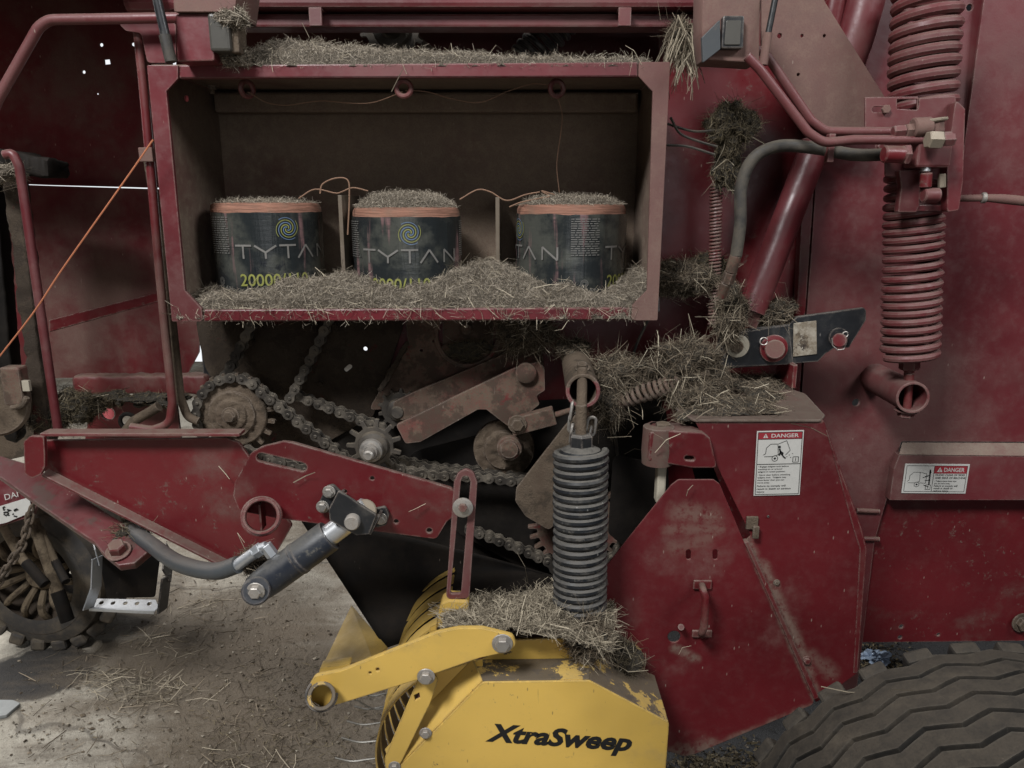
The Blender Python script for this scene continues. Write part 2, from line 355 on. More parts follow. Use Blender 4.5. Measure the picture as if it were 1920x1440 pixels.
M['yellow_worn'] = paint('worn_yellow_paint', (.54, .350, .078), edge=.6, ecol=(.10, .08, .055), patch=1.25, pscale=9, pmax=.95, psoft=.025, pcol=(.085, .068, .052), rough=.45, dust=.28, up=.4, dcol=(.24, .18, .095), speck=.6, scol=(.08, .06, .04), chip=.42, ccol=(.075, .058, .046))
M['steel'] = paint('galvanised_steel', (.46, .48, .50), rough=.36, metal=.85, dust=.12, up=.3, dscale=10, speck=.2)
M['white'] = plain('decal_white', (.46, .45, .42), .5, 0, .1, 60)
M['decal_red'] = plain('decal_red', (.24, .020, .028), .5, 0, .1, 60)
M['ink'] = plain('decal_ink', (.010, .010, .010), .5, 0, .1)
M['tan_label'] = paint('weathered_label', (.30, .27, .22), dust=.7, up=.3, dcol=(.15, .115, .075), dscale=40, speck=0, chip=.3)
M['twine'] = plain('orange_twine', (.40, .135, .062), .7, 0, .2, 300)
M['fit'] = paint('dusty_plated_fitting', (.24, .20, .15), rough=.45, metal=.3, dust=.4, up=.6, dscale=30, speck=0)
M['hay_mid'] = fibre('brown_hay', [(.048, .036, .026), (.090, .069, .048), (.142, .111, .078), (.265, .215, .155), (.038, .029, .021)])
M['twine_old'] = plain('dusty_twine', (.20, .115, .072), .8, 0, .2, 300)
def _wound():
    k = NT('wound_salmon_twine'); geo = k.n('ShaderNodeNewGeometry'); mp = k.n('ShaderNodeMapping'); mp.inputs['Scale'].default_value = (14, 14, 420); k.l(geo.outputs['Position'], mp.inputs[0])
    n = k.noise(mp.outputs[0], 1, 4, .6); n2 = k.noise(geo.outputs['Position'], 14, 5, .6)
    c = k.mix(k.ramp(n, .3, .7), (.15, .068, .045), (.32, .155, .102)); c = k.mix(k.ramp(n2, .45, .7, 0, .7), c, (.16, .115, .08)); k.l(c, k.b.inputs['Base Color']); k.b.inputs['Roughness'].default_value = .8
    bp = k.n('ShaderNodeBump'); bp.inputs['Strength'].default_value = .8; bp.inputs['Distance'].default_value = .004; k.l(n, bp.inputs['Height']); k.l(bp.outputs[0], k.b.inputs['Normal']); return k.m
M['bale_twine'] = _wound()
M['board'] = paint('weathered_divider', (.105, .082, .058), dust=.5, up=.5, dscale=12, speck=0)
M['amber'] = plain('dusty_lens', (.060, .056, .048), .35, 0, .25, 18)
M['pink'] = plain('pale_red', (.62, .14, .15), .4, 0, .08)
M['ivory'] = paint('ivory_paint', (.42, .38, .30), dust=.35, up=.5, dscale=18, speck=.5, scol=(.08, .06, .045), chip=.2)
M['tine'] = plain('spring_steel_tine', (.20, .19, .17), .5, .7, .2, 60)
M['straw'] = fibre('dry_straw', [(.11, .091, .066), (.20, .167, .121), (.31, .264, .194), (.45, .390, .292), (.09, .073, .053)])
M['chaff'] = fibre('grey_chaff', [(.100, .083, .063), (.205, .171, .131), (.300, .255, .198), (.43, .375, .298), (.145, .120, .092)])
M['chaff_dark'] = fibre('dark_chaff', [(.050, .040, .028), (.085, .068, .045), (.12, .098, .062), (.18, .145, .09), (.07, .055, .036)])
M['chaff_bed'] = plain('chaff_bed', (.075, .062, .046), .95, 0, .4, 120, 1)  # beds darker than their fibres, painting shade into the gaps
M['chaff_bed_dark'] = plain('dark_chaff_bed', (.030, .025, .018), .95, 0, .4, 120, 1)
def _wrap():
    k = NT('printed_plastic_wrapper'); geo = k.n('ShaderNodeNewGeometry'); pos = geo.outputs['Position']
    mp = k.n('ShaderNodeMapping'); mp.inputs['Scale'].default_value = (26, 26, 2.2); k.l(pos, mp.inputs[0]); st = k.noise(mp.outputs[0], 1, 4, .6)
    mp2 = k.n('ShaderNodeMapping'); mp2.inputs['Scale'].default_value = (9, 9, 60); k.l(pos, mp2.inputs[0]); hz = k.noise(mp2.outputs[0], 1, 5, .7)
    n = k.noise(pos, 9, 6, .6)
    c = k.mix(k.ramp(n, .42, .60), (.017, .020, .021), (.062, .064, .055))
    c = k.mix(k.math('MULTIPLY', k.ramp(st, .55, .66), k.ramp(hz, .32, .6, .2, .9)), c, (.20, .115, .115))  # pink streaks paint reflections and torn film into the colour
    c = k.mix(k.ramp(k.noise(pos, 15, 5, .7), .62, .68, 0, .8), c, (.012, .014, .018))
    k.l(c, k.b.inputs['Base Color']); k.b.inputs['Roughness'].default_value = .24
    bp = k.n('ShaderNodeBump'); bp.inputs['Strength'].default_value = .7; bp.inputs['Distance'].default_value = .004
    k.l(k.math('ADD', st, k.math('MULTIPLY', hz, .4)), bp.inputs['Height']); k.l(bp.outputs[0], k.b.inputs['Normal']); return k.m
M['wrap'] = _wrap()
M['print_white'] = plain('wrapper_white_print', (.15, .142, .13), .6, 0, .5, 30)
M['print_grey'] = plain('wrapper_grey_print', (.13, .125, .115), .5, 0, .5, 90)
M['print_yellow'] = plain('wrapper_yellow_print', (.22, .225, .055), .5, 0, .25, 50)
M['print_blue'] = plain('wrapper_blue_print', (.10, .16, .26), .5, 0, .25, 50)

def _floor():
    k = NT('shed_floor'); geo = k.n('ShaderNodeNewGeometry'); pos = geo.outputs['Position']
    n1 = k.noise(pos, 1.7, 6, .6); n2 = k.noise(pos, 11, 8, .7); n3 = k.noise(pos, 90, 4, .7)
    mp = k.n('ShaderNodeMapping'); mp.inputs['Scale'].default_value = (1.2, 4.2, 1); mp.inputs['Rotation'].default_value = (0, 0, -.45); k.l(pos, mp.inputs[0])
    sm = k.noise(mp.outputs[0], 1.5, 5, .6)
    n4 = k.noise(pos, 42, 8, .75)
    c = k.mix(k.ramp(n2, .3, .7), (.25, .225, .182), (.36, .330, .272))
    c = k.mix(k.ramp(n4, .35, .65), c, k.mix(.5, c, (.42, .385, .32)))
    c = k.mix(k.math('MULTIPLY', k.ramp(n1, .44, .60, 0, .9), k.ramp(n4, .30, .55, .35, 1.)), c, (.150, .116, .080))
    c = k.mix(k.math('MULTIPLY', k.ramp(sm, .54, .66, 0, .7), k.ramp(n4, .35, .55, .2, 1.)), c, (.090, .070, .049))
    c = k.mix(k.ramp(n3, .58, .70, 0, .55), c, (.085, .066, .047))
    vo = k.n('ShaderNodeTexVoronoi'); vo.inputs['Scale'].default_value = 75; k.l(pos, vo.inputs['Vector']); vs = k.n('ShaderNodeSeparateColor'); k.l(vo.outputs['Color'], vs.inputs[0])
    peb = k.math('MULTIPLY', k.ramp(vo.outputs['Distance'], .32, .20), k.ramp(vs.outputs[0], .86, .88)); c = k.mix(k.math('MULTIPLY', peb, .8), c, k.mix(vs.outputs[1], (.07, .058, .045), (.40, .36, .30)))
    cr = k.n('ShaderNodeTexVoronoi', feature='DISTANCE_TO_EDGE'); cr.inputs['Scale'].default_value = .75; wv = k.n('ShaderNodeVectorMath', operation='ADD'); nv = k.n('ShaderNodeTexNoise'); nv.inputs['Scale'].default_value = 4; k.l(pos, nv.inputs['Vector']); sv = k.n('ShaderNodeVectorMath', operation='SCALE'); sv.inputs['Scale'].default_value = .25; k.l(nv.outputs['Color'], sv.inputs[0]); k.l(pos, wv.inputs[0]); k.l(sv.outputs[0], wv.inputs[1]); k.l(wv.outputs[0], cr.inputs['Vector'])
    c = k.mix(k.ramp(cr.outputs['Distance'], .007, .002, 0, .6), c, (.05, .042, .034))
    sep = k.n('ShaderNodeSeparateXYZ'); k.l(pos, sep.inputs[0]); X, Y = sep.outputs[0], sep.outputs[1]
    wob = k.math('MULTIPLY', k.math('ADD', k.math('SUBTRACT', n2, .5), k.math('SUBTRACT', n1, .5)), .55)
    def blob(cx, cy, rx, ry):
        a = k.math('DIVIDE', k.math('SUBTRACT', X, cx), rx); b = k.math('DIVIDE', k.math('SUBTRACT', Y, cy), ry)
        return k.math('ADD', k.math('SQRT', k.math('ADD', k.math('MULTIPLY', a, a), k.math('MULTIPLY', b, b))), wob)
    for px, py, rx, ry, dk in OIL:
        q = PZ(px, py, 0); c = k.mix(k.ramp(blob(q[0], q[1], rx, ry), 1.08, .92, 0, dk), c, k.mix(n4, (.012, .011, .0105), (.030, .026, .023)))
    for px, py, rx, ry, dk in DIRT:
        q = PZ(px, py, 0); c = k.mix(k.ramp(k.math('ADD', blob(q[0], q[1], rx, ry), k.math('MULTIPLY', k.math('SUBTRACT', sm, .5), 1.6)), 1.25, .45, 0, dk), c, (.105, .080, .054))
    # bare earth towards the wheel
    c = k.mix(k.ramp(k.math('ADD', X, k.math('MULTIPLY', wob, 1.5)), -.25, .35), c, (.048, .047, .048))
    k.l(c, k.b.inputs['Base Color']); k.b.inputs['Roughness'].default_value = .85
    bp = k.n('ShaderNodeBump'); bp.inputs['Strength'].default_value = .9; bp.inputs['Distance'].default_value = .014
    k.l(k.math('ADD', n2, k.math('ADD', k.math('MULTIPLY', n3, .5), k.math('MULTIPLY', k.noise(pos, 320, 3, .6), .25))), bp.inputs['Height']); k.l(bp.outputs[0], k.b.inputs['Normal']); return k.m
DIRT = [(500, 1260, .75, .40, .95), (420, 1150, .55, .30, .85), (560, 1420, .65, .30, .9), (330, 1230, .5, .2, .8)]
OIL = [(70, 1262, .20, .17, .96), (40, 1275, .16, .12, .9), (290, 1255, .16, .08, .55)]
M['floor'] = _floor()
def _emit(name, col, st):
    k = NT(name); e = k.n('ShaderNodeEmission'); e.inputs[0].default_value = (*col, 1); e.inputs[1].default_value = st
    k.l(e.outputs[0], k.t.nodes['Material Output'].inputs[0]); return k.m
M['daylight'] = _emit('overcast_daylight', (.95, .97, 1), 1.0)

# ------------------------------------------------------------------ straw and chaff
def fibres(pos, nrm, n_len, width, lift=(.1, .8), bend=.5, prefer=None):
    n = len(pos); r = RNG.normal(size=(n, 3)); t = r - nrm * (r * nrm).sum(1, keepdims=True); t /= np.linalg.norm(t, axis=1, keepdims=True) + 1e-9
    lf = RNG.uniform(lift[0], lift[1], (n, 1)); d = t * np.cos(lf) + nrm * np.sin(lf)
    if prefer is not None: d = d + np.asarray(prefer)
    d /= np.linalg.norm(d, axis=1, keepdims=True)
    L = RNG.uniform(n_len[0], n_len[1], (n, 1)) * RNG.uniform(.6, 1.25, (n, 1)); W = RNG.uniform(width[0], width[1], (n, 1))
    s = np.cross(d, RNG.normal(size=(n, 3))); s /= np.linalg.norm(s, axis=1, keepdims=True) + 1e-9
    bd = np.cross(d, s) * RNG.normal(0, bend, (n, 1)) * L
    p0, p1, p2 = pos - d * L * .25, pos + d * L * .3 + bd * .5, pos + d * L * .75
    V = np.stack([p0 - s * W / 2, p0 + s * W / 2, p1 - s * W / 2, p1 + s * W / 2, p2 - s * W / 3, p2 + s * W / 3], 1).reshape(-1, 3)
    b = np.arange(n)[:, None] * 6; Fq = np.concatenate([b + np.array([0, 1, 3, 2]), b + np.array([2, 3, 5, 4])], 0)
    return V, Fq
def surf_sample(V, Fq, n):
    a, b, c, d = (V[Fq[:, i]] for i in range(4)); nr = np.cross(c - a, d - b); ar = np.linalg.norm(nr, axis=1); nr /= ar[:, None] + 1e-12
    i = RNG.choice(len(Fq), n, p=ar / ar.sum()); u, v = RNG.random((n, 1)), RNG.random((n, 1))
    p = a[i] * (1 - u) * (1 - v) + b[i] * u * (1 - v) + c[i] * u * v + d[i] * (1 - u) * v
    return p, nr[i]
def grid_faces(nu, nv):
    i = np.arange(nu - 1)[:, None] * nv + np.arange(nv - 1)[None]; return np.stack([i, i + nv, i + nv + 1, i + 1], -1).reshape(-1, 4)
def disp(V, nr, amp, sc, seed=0):
    return V + nr * (np.array([mnoise.fractal(Vector(q * sc) + Vector((seed, seed * 2.3, 0)), .9, 2.1, 4) for q in V]) * amp)[:, None]
def hay(name, label, V, nu, nv, n, flen=(.008, .018), wd=(.0005, .0010), mat='chaff', bed='chaff_bed', lift=(.05, .9), long=0, llen=(.04, .10), flip=False, prefer=None, amp=.006, sc=60, cat='hay', mask=None):
    """a bed sheet with loose fibres lying and standing on it: one heap of loose hay"""
    Fq = grid_faces(nu, nv)
    if flip: Fq = Fq[:, ::-1]
    nrm = np.zeros_like(V); fn = np.cross(V[Fq[:, 2]] - V[Fq[:, 0]], V[Fq[:, 3]] - V[Fq[:, 1]])
    for i in range(4): np.add.at(nrm, Fq[:, i], fn)
    nrm /= np.linalg.norm(nrm, axis=1, keepdims=True) + 1e-12
    V = disp(V, nrm, amp, sc, random.random() * 50)
    _ss = surf_sample
    def samp(m):
        p, q = _ss(V, Fq, m)
        if mask is not None: k = mask(p); p, q = p[k], q[k]
        return p, q
    if mask is not None:
        keep = mask(V[Fq].mean(1)); Fq = Fq[keep]
    p, q = samp(n); A, B = fibres(p, q, flen, wd, lift, prefer=prefer)
    k3 = n // 7; p3_, q3_ = samp(k3); A3, B3 = fibres(p3_ + q3_ * .003, q3_, (flen[1] * 1.2, flen[1] * 2.6), (wd[0] * .8, wd[1]), (lift[0], lift[1] * .6), .5, prefer=prefer)
    A, B = np.vstack([A, A3]), np.vstack([B, B3 + len(A)])
    o = raw_mesh(name, A, B, M[mat], None); tag(o, label, cat, kind='stuff')
    b = raw_mesh('chaff_bed', V, Fq, M[bed], o, True); b['kind'] = 'stuff'
    if long:
        p, q = samp(long); A, B = fibres(p + q * .004, q, llen, (.0008, .0017), (.0, .5), prefer=prefer)
        s = raw_mesh('straw', A, B, M['straw'], o); s['kind'] = 'stuff'
    return o
def blobV(c, rx, ry, rz, nu=40, nv=28, seed=0, amp=.25, sc=9):
    th = np.linspace(0, 2 * math.pi, nu); ph = np.linspace(.06, math.pi - .06, nv); T, Q = np.meshgrid(th, ph, indexing='ij')
    d = np.stack([np.cos(T) * np.sin(Q), np.sin(T) * np.sin(Q), np.cos(Q)], -1).reshape(-1, 3)
    k = np.array([1 + amp * mnoise.fractal(Vector(q * 1.6) + Vector((seed, 0, seed)), .9, 2, 4) for q in d])[:, None]
    return np.asarray(c) + d * np.array([rx, ry, rz]) * k

# ================================================================== the setting
def sheet(name, x0, x1, y0, y1, z, mat, nx=60, ny=60, amp=.0):
    X, Y = np.meshgrid(np.linspace(x0, x1, nx), np.linspace(y0, y1, ny), indexing='ij'); V = np.stack([X, Y, np.full_like(X, z)], -1).reshape(-1, 3)
    if amp: V[:, 2] += amp * np.array([mnoise.fractal(Vector((q[0] * 2.5, q[1] * 2.5, 1)), 1, 2, 4) for q in V])
    o = raw_mesh(name, V, grid_faces(nx, ny), mat, None, True); o['kind'] = 'structure'; return o
floor = sheet('floor', -9, 9, -4, 10, 0, M['floor'], 120, 90, .004)
# bright daylight beyond the open far side of the shed, seen only through gaps and holes of the machine
g = G(); g.add([(-7, 7, .25), (-.25, 7, .25), (-.25, 7, 3.6), (-7, 7, 3.6)], [(0, 1, 2, 3)])
sky = g.build('sky', M['daylight'], None, False); sky['kind'] = 'structure'; sky['label'] = 'bright daylight beyond the far side of the shed'

# ================================================================== the baler
B = thing('round_baler', 'large dusty red round baler with twine box, chains and springs on its side', 'baler', (0, 2.0, 0))
CAMDIR = np.array([0, -1., 0])
def bolt(p, r, parent, mat='zinc', ax=(0, -1, 0), h=None, washer=True, name='bolt'):
    return G().hexbolt(p, ax, r, h, washer).build(name, M[mat], parent, True, 0, 25)
def coil(name, a, b, R, wire, turns, mat, parent, n=9, per=26):
    a, b = np.asarray(a, float), np.asarray(b, float); ax = unit(b - a); L = np.linalg.norm(b - a)
    e = unit(np.cross(ax, (0, 1, 0) if abs(ax[1]) < .9 else (1, 0, 0))); f = np.cross(ax, e); m = int(turns * per); p = []
    for i in range(m + 1):
        t = i / m; th = 2 * math.pi * turns * t; s = t + (.16 / turns) * math.sin(th * .11 + R * 90) * math.sin(math.pi * t); rr = R * (1 + .012 * math.sin(th * .37) + .008 * math.sin(th * 1.13)); p.append(a + ax * L * s + rr * (math.cos(th) * e + math.sin(th) * f))
    return G().tube(p, wire, n).build(name, M[mat], parent)
def pipe_path(name, pts, Y, r_px, mat, parent, bend=.03, n=12, smooth=0):
    q = pix(pts, Y); y0 = Y if np.isscalar(Y) else Y[0]; r = r_px * S(*pts[0], y0)
    q = smooth_path(q, smooth) if smooth else path(q, bend)
    return G().tube(q, r, n).build(name, M[mat], parent)

def quadsheet(name, pts, mat, par, t=.004):
    g = G(); v = [np.asarray(p) for p in pts]; n = unit(np.cross(v[1] - v[0], v[2] - v[0])) * t
    g.add(v + [q - n for q in v], [tuple(range(len(v))), tuple(range(2 * len(v) - 1, len(v) - 1, -1))] + [(i, i + len(v), (i + 1) % len(v) + len(v), (i + 1) % len(v)) for i in range(len(v))]); return g.build(name, M[mat], par, False, .001)
def lumpy(name, a, b, wd, ht, mat, par, amp=.006, n=60, sc=28, up=(0, -1, 0)):
    a, b = np.asarray(a, float), np.asarray(b, float); x = unit(b - a); y = unit(np.cross(up, x)); z = np.cross(x, y); prof = fillet([(-wd, -ht), (wd, -ht), (wd, ht), (-wd, ht)], min(wd, ht) * .4, 4); V = []; m = len(prof)
    for i in range(n):
        c = a + (b - a) * i / (n - 1); k_ = .03 if i in (0, n - 1) else (.8 if i in (1, n - 2) else 1)
        for p in prof:
            q = c + (y * p[0] / 2 + z * p[1] / 2) * k_; d = unit(q - c); V.append(q + d * amp * mnoise.fractal(Vector(q * sc), .8, 2.2, 5))
    Fq = np.array([(i * m + k, i * m + (k + 1) % m, (i + 1) * m + (k + 1) % m, (i + 1) * m + k) for i in range(n - 1) for k in range(m)]); return raw_mesh(name, np.array(V), Fq, M[mat], par, True)
# ---- side sheets and frame
side = plate('side_sheet', [(395, 586), (1236, 586), (1236, 20), (1600, 20), (1570, 300), (1530, 720), (1500, 1130), (1000, 1180), (700, 1020), (560, 975), (400, 880)], 2.10, .006, M['red'], B,
             holes=[('c', 685, 654, 4), ('s', 649, 693, 656, 687, 4), ('s', 575, 612, 580, 606, 4)])
side['label'] = 'flat red side sheet behind the chains'
plate('upper_sheet', [(330, -60), (1600, -60), (1600, 200), (330, 200)], 2.42, .006, M['red_dusty'], B)
plate('front_shield', [(-700, -160), (330, -160), (318, 352), (280, 352), (90, 347), (-700, 317)], 2.55, .005, M['red_dusty'], B,
      holes=[('c', 190, 84, 3.2), ('c', 250, 83, 3.2), ('c', 157, 135, 3), ('c', 183, 176, 1.5), ('q', [(196, 112), (205, 111), (207, 120), (197, 121)], .001)])
plate('front_side_sheet', [(-700, 317.5), (90, 348.2), (280, 354.2), (378, 357), (374, 660), (350, 706), (-700, 720)], 2.50, .005, M['red_dusty'], B)
plate('sheet_rib', [(92, 600), (308, 545), (308, 562), (92, 622)], 2.4975, .0025, M['red'], B, r=.001)
plate('lower_front_sheet', [(-60, 690), (60, 760), (70, 850), (-60, 880), (-200, 870), (-200, 690)], 2.42, .005, M['mud'], B)

# large rear panels on the right
plate('tailgate_sheet', [(1535, -60), (2200, -60), (2200, 830), (1690, 828), (1672, 905), (1640, 1015), (1606, 1300), (1480, 1300), (1502, 760), (1536, 240)], 2.06, .008, M['red_film'], B, holes=[('c', 1605, 755, 7), ('c', 1818, 14, 6)])
plate('tailgate_brace', [(1850, -40), (2200, -40), (2200, 600), (1766, 600), (1800, 330)], 0, .008, M['red_film'], B, plane=(P(1850, 0, 2.036), unit((0, -1, -.05))))
plate('rear_lower_sheet', [(1640, 900), (2100, 900), (2100, 1200), (1600, 1205), (1620, 990)], 2.078, .006, M['red'], B, holes=[('c', 1690, 1175, 4), ('c', 1760, 1190, 3), ('c', 1688, 1195, 4)])
quadsheet('ledge', [P(1686, 852, 2.030), P(2200, 858, 2.030), P(2200, 831, 2.064), P(1692, 829, 2.064)], 'ledge_dust', B, .004)
plate('ledge_face', [(1686, 853), (2200, 859), (2200, 938), (1668, 938), (1676, 880)], 2.032, .030, M['red_film'], B, r=.002)
for y0, y1 in ((957, 959), (1010, 1011)):
    g = G(); g.tube([P(1606, y0, 2.057), P(1648, y1, 2.057)], .007, 10); g.build('weld_rib', M['red_dusty'], B)
bolt(P(1916, 1167, 2.07), .022, B, 'mud')
g = G(); g.tube([P(1798, 372, 1.86), P(1848, 371, 1.84), P(1880, 373, 1.82), P(1990, 384, 1.78)], [.008, .0085, .011, .0115], 12); rl = g.build('release_lever', M['red_tan'], B)
G().pipe(P(1840, 371, 1.842), P(1849, 371, 1.84), .0125, .004, 16).build('collar', M['zinc'], rl)

# seam strip between side sheet and tailgate
plate('seam_edge', [(1508, 300), (1530, 300), (1498, 760), (1486, 760)], 2.055, .03, M['red'], B, r=.001)

# ---- top beam
g = G(); a, b = P(300, 12, 2.0), P(1330, 12, 2.0); zt = P(900, 50, 2.0)[2]; z1 = P(900, 24, 2.0)[2]; z2 = P(900, -70, 1.96)[2]
g.box(((a[0] + b[0]) / 2, 2.04, (zt + z1) / 2), (b[0] - a[0], .07, z1 - zt)); g.build('top_beam', M['red_film'], B, False, .006)
g = G(); g.box(((a[0] + b[0]) / 2, 2.02, (z1 + z2) / 2 + .004), (b[0] - a[0] + .1, .10, z2 - z1)); g.build('top_cover', M['red_film'], B, False, .012)
for px in (592, 1171):
    c = P(px, 32, 1.965); g = G(); g.box(c, (.030, .010, .040)); g.box(c + np.array([0, .02, .019]), (.030, .045, .004)); g.build('clip', M['red_film'], B, False, .001)
g = G(); a, b = P(222, -18, 1.9), P(330, -18, 1.9); g.box((a + b) / 2 + np.array([0, .06, 0]), (b[0] - a[0], .12, .09)); g.build('hood_edge', M['red_film'], B, False, .02)

quadsheet('shade_hood', [(-2.6, 1.76, 2.165), (-.80, 1.76, 2.165), (-.80, 2.62, 2.40), (-2.6, 2.62, 2.40)], 'red_film', B, .010)  # unseen sheet added overhead to shade the front left bay
g = G(); g.box((-.12, 2.40, P(900, -75, 2.0)[2]), (1.9, .64, .012)); g.build('shade_roof', M['red_film'], B, False, .004)  # unseen sheet added to keep top light off the space behind the beam
# ---- things seen above the box: upper sprocket, chain and spring
def gearpts(c, n, ro, ri, Y, ph=0):
    out = []
    for i in range(n):
        for f, r in ((-.30, ri), (-.20, ri * 1.02), (-.12, ro * .985), (-.05, ro), (.05, ro), (.12, ro * .985), (.20, ri * 1.02), (.30, ri)):
            a = ph + 2 * math.pi * (i + f) / n; out.append(np.array([c[0] + r * math.cos(a), Y, c[2] + r * math.sin(a)]))
    return out
def sprocket(px, py, Y, n, rpx, mat, parent, t=.016, ph=0., hub=.5, name='sprocket', hubmat=None, tooth=.82):
    c = P(px, py, Y); s = S(px, py, Y); o = plate(name, gearpts(c, n, rpx * s, rpx * s * tooth, Y, ph), Y, t, M[mat], parent, r=.0, bev=.001, world=True)
    R = rpx * s * hub
    G().lathe([(-.01, R * 1.02), (.004, R), (.012, R * .92), (.016, R * .60), (.030, R * .55), (.034, R * .48), (.034, 0)], c, (0, -1, 0), 26).build('hub', M[hubmat or mat], o)
    return o, c
up, c = sprocket(735, 52, 2.2, 15, 62, 'gear', B, hub=.6)
coil('upper_spring', P(985, 112, 2.22), P(1075, 15, 2.22), .042, .0085, 8.5, 'black', B)
g = G(); g.bar(P(770, 60, 2.3), P(830, 110, 2.3), .01, .06, (0, -1, 0)); g.build('upper_brace', M['grime'], B, False)

# roller chains
PITCHC = .0300
def eight(y, hgt, L, t):
    r = hgt / 2; w = r * .62; pts = []
    for a in np.linspace(-2.2, 2.2, 11): pts.append((L / 2 + r * math.cos(a), r * math.sin(a)))
    pts.append((0, w))
    for a in np.linspace(math.pi - 2.2, math.pi + 2.2, 11): pts.append((-L / 2 + r * math.cos(a), r * math.sin(a)))
    pts.append((0, -w)); n = len(pts)
    v = [(x, y - t / 2, z) for x, z in pts] + [(x, y + t / 2, z) for x, z in pts]
    f = [tuple(range(n)), tuple(range(2 * n - 1, n - 1, -1))] + [(i, i + n, (i + 1) % n + n, (i + 1) % n) for i in range(n)]
    return v, f
def link_src(outer):
    g = G(); y = .0125 if outer else .0085
    for s in (-1, 1): g.add(*eight(s * y, .0270 if outer else .0240, PITCHC, .0032))
    for x in (-PITCHC / 2, PITCHC / 2):
        if outer: g.cyl((x, -.0175, 0), (x, .0175, 0), .0050, 10, .25)
        else: g.cyl((x, -.0080, 0), (x, .0080, 0), .0092, 12)
    me = bpy.data.meshes.new('link'); me.from_pydata(g.v, [], g.f); me.update()
    me.polygons.foreach_set('use_smooth', np.ones(len(me.polygons), bool)); me.set_sharp_from_angle(angle=rad(35)); me.materials.append(M['chain']); return me
LINK = [link_src(True), link_src(False)]
def chain(pts, Y, label, closed=False, world=False):
    q = [np.asarray(p, float) for p in pts] if world else pix(pts, Y); q = np.array(q + ([q[0]] if closed else []))
    d = np.r_[0, np.cumsum(np.linalg.norm(np.diff(q, axis=0), axis=1))]; n = int(d[-1] / PITCHC)
    jt = np.stack([np.interp(np.arange(n + 1) * PITCHC, d, q[:, i]) for i in range(3)], 1)
    g = G()
    for p in jt: g.cyl(p + (0, -.0066, 0), p + (0, .0066, 0), .0088, 10)
    ro = g.build('roller_chain', M['chain'], B); ro['label'] = label
    for i in range(n):
        a, b = jt[i], jt[i + 1]; c = (a + b) / 2; o = bpy.data.objects.new('link', LINK[i % 2]); COL.objects.link(o); o.parent = ro
        o.location = Vector(c - _wl(ro)); o.rotation_euler = (random.gauss(0, .03), -math.atan2(b[2] - a[2], b[0] - a[0]), random.gauss(0, .02)); WL[o.name] = c
    return ro
def arc_px(cx, cy, r, a0, a1, n=14): return [(cx + r * math.cos(rad(a)), cy - r * math.sin(rad(a))) for a in np.linspace(a0, a1, n)]

# plates behind the chains, shade of the drive area in their dark colours
plate('dust_shield', [(366, 596), (520, 596), (760, 600), (700, 780), (560, 860), (420, 850), (395, 780), (400, 715), (385, 690), (373, 640)], 2.07, .006, M['mud_shade'], B,
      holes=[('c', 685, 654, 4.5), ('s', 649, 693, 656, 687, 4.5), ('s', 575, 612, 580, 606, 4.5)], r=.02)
plate('gap_bar', [(377, 655), (386, 655), (394, 708), (382, 708)], 2.3, .02, M['black'], B, r=.001)
plate('bearing_plate', [(758, 590), (1010, 590), (1020, 690), (960, 700), (790, 760), (690, 770), (730, 700), (765, 640)], 2.045, .010, M['grime'], B,
      holes=[('c', 790, 657, 3), ('c', 812, 640, 2), ('c', 876, 628, 56)], r=.012)
g = G(); c = P(876, 628, 2.045); s = S(876, 628, 2.045); g.pipe(c + (0, .004, 0), c - (0, .012, 0), 62 * s, 54 * s, 40); br = g.build('bearing_ring', M['grime'], B)
plate('bearing_cap', [(830, 590), (925, 590), (925, 690), (830, 690)], 2.075, .004, M['grime'], B)
for px, py, r in ((838, 655, 11), (908, 657, 12), (875, 616, 9)):
    c = P(px, py, 2.06); G().lathe([(0, .016), (.012, .016), (.016, .012), (.017, 0)], c, (0, -1, 0), 20).build('rivet', M['grime'], B)
plate('lower_back_plate', [(600, 770), (1240, 740), (1240, 1130), (1000, 1130), (720, 1060), (590, 960)], 2.085, .004, M['grime_shade'], B)
plate('chain_guard_plate', [(760, 850), (1040, 780), (1250, 760), (1260, 1120), (1040, 1100), (860, 1000)], 2.02, .004, M['grime_shade'], B, r=.03)

# big drive sprocket on the left with its chain
sp, c = sprocket(438, 775, 1.93, 19, 78, 'mud', B, hub=.30, ph=.1, tooth=.80); sp['label'] = 'large sprocket caked with brown dust'
s = S(438, 775, 1.93)
def caked(name, c, prof, mat, par, amp=.0025, n=72, sc=60):
    pr = []
    for (h0, r0), (h1, r1) in zip(prof, prof[1:]):
        for q in np.linspace(0, 1, 6, endpoint=False): pr.append((h0 + (h1 - h0) * q, r0 + (r1 - r0) * q))
    pr.append(prof[-1]); g = G().lathe(pr, c, (0, -1, 0), n); v = np.array(g.v)
    v[:, 1] -= amp * np.array([mnoise.fractal(Vector(q * sc), .9, 2.1, 5) for q in v]) * np.clip(np.hypot(v[:, 0] - c[0], v[:, 2] - c[2]) / .012, 0, 1); g.v = [tuple(q) for q in v]; return g.build(name, M[mat], par, True, 0, 70)
caked('dust_cap', c - (0, .001, 0), [(0, 64 * s), (.005, 62 * s), (.006, 44 * s), (.014, 43 * s), (.016, 30 * s), (.022, 28 * s), (.023, 0)], 'mud', sp, .0035)
bolt(c - (0, .022, 0), .016, sp, 'mud', h=.014)
chain(arc_px(438, 775, 68, 215, 30) + [(505, 745), (560, 790), (648, 858), (682, 876), (700, 882)] , 1.925, 'dusty roller chain wrapped over the large sprocket')
chain([(425, 702), (448, 660), (470, 615), (490, 575)], 1.95, 'slack roller chain rising to the box on the left')
chain([(545, 745), (575, 690), (600, 640), (622, 590)], 1.98, 'roller chain rising under the middle of the box')
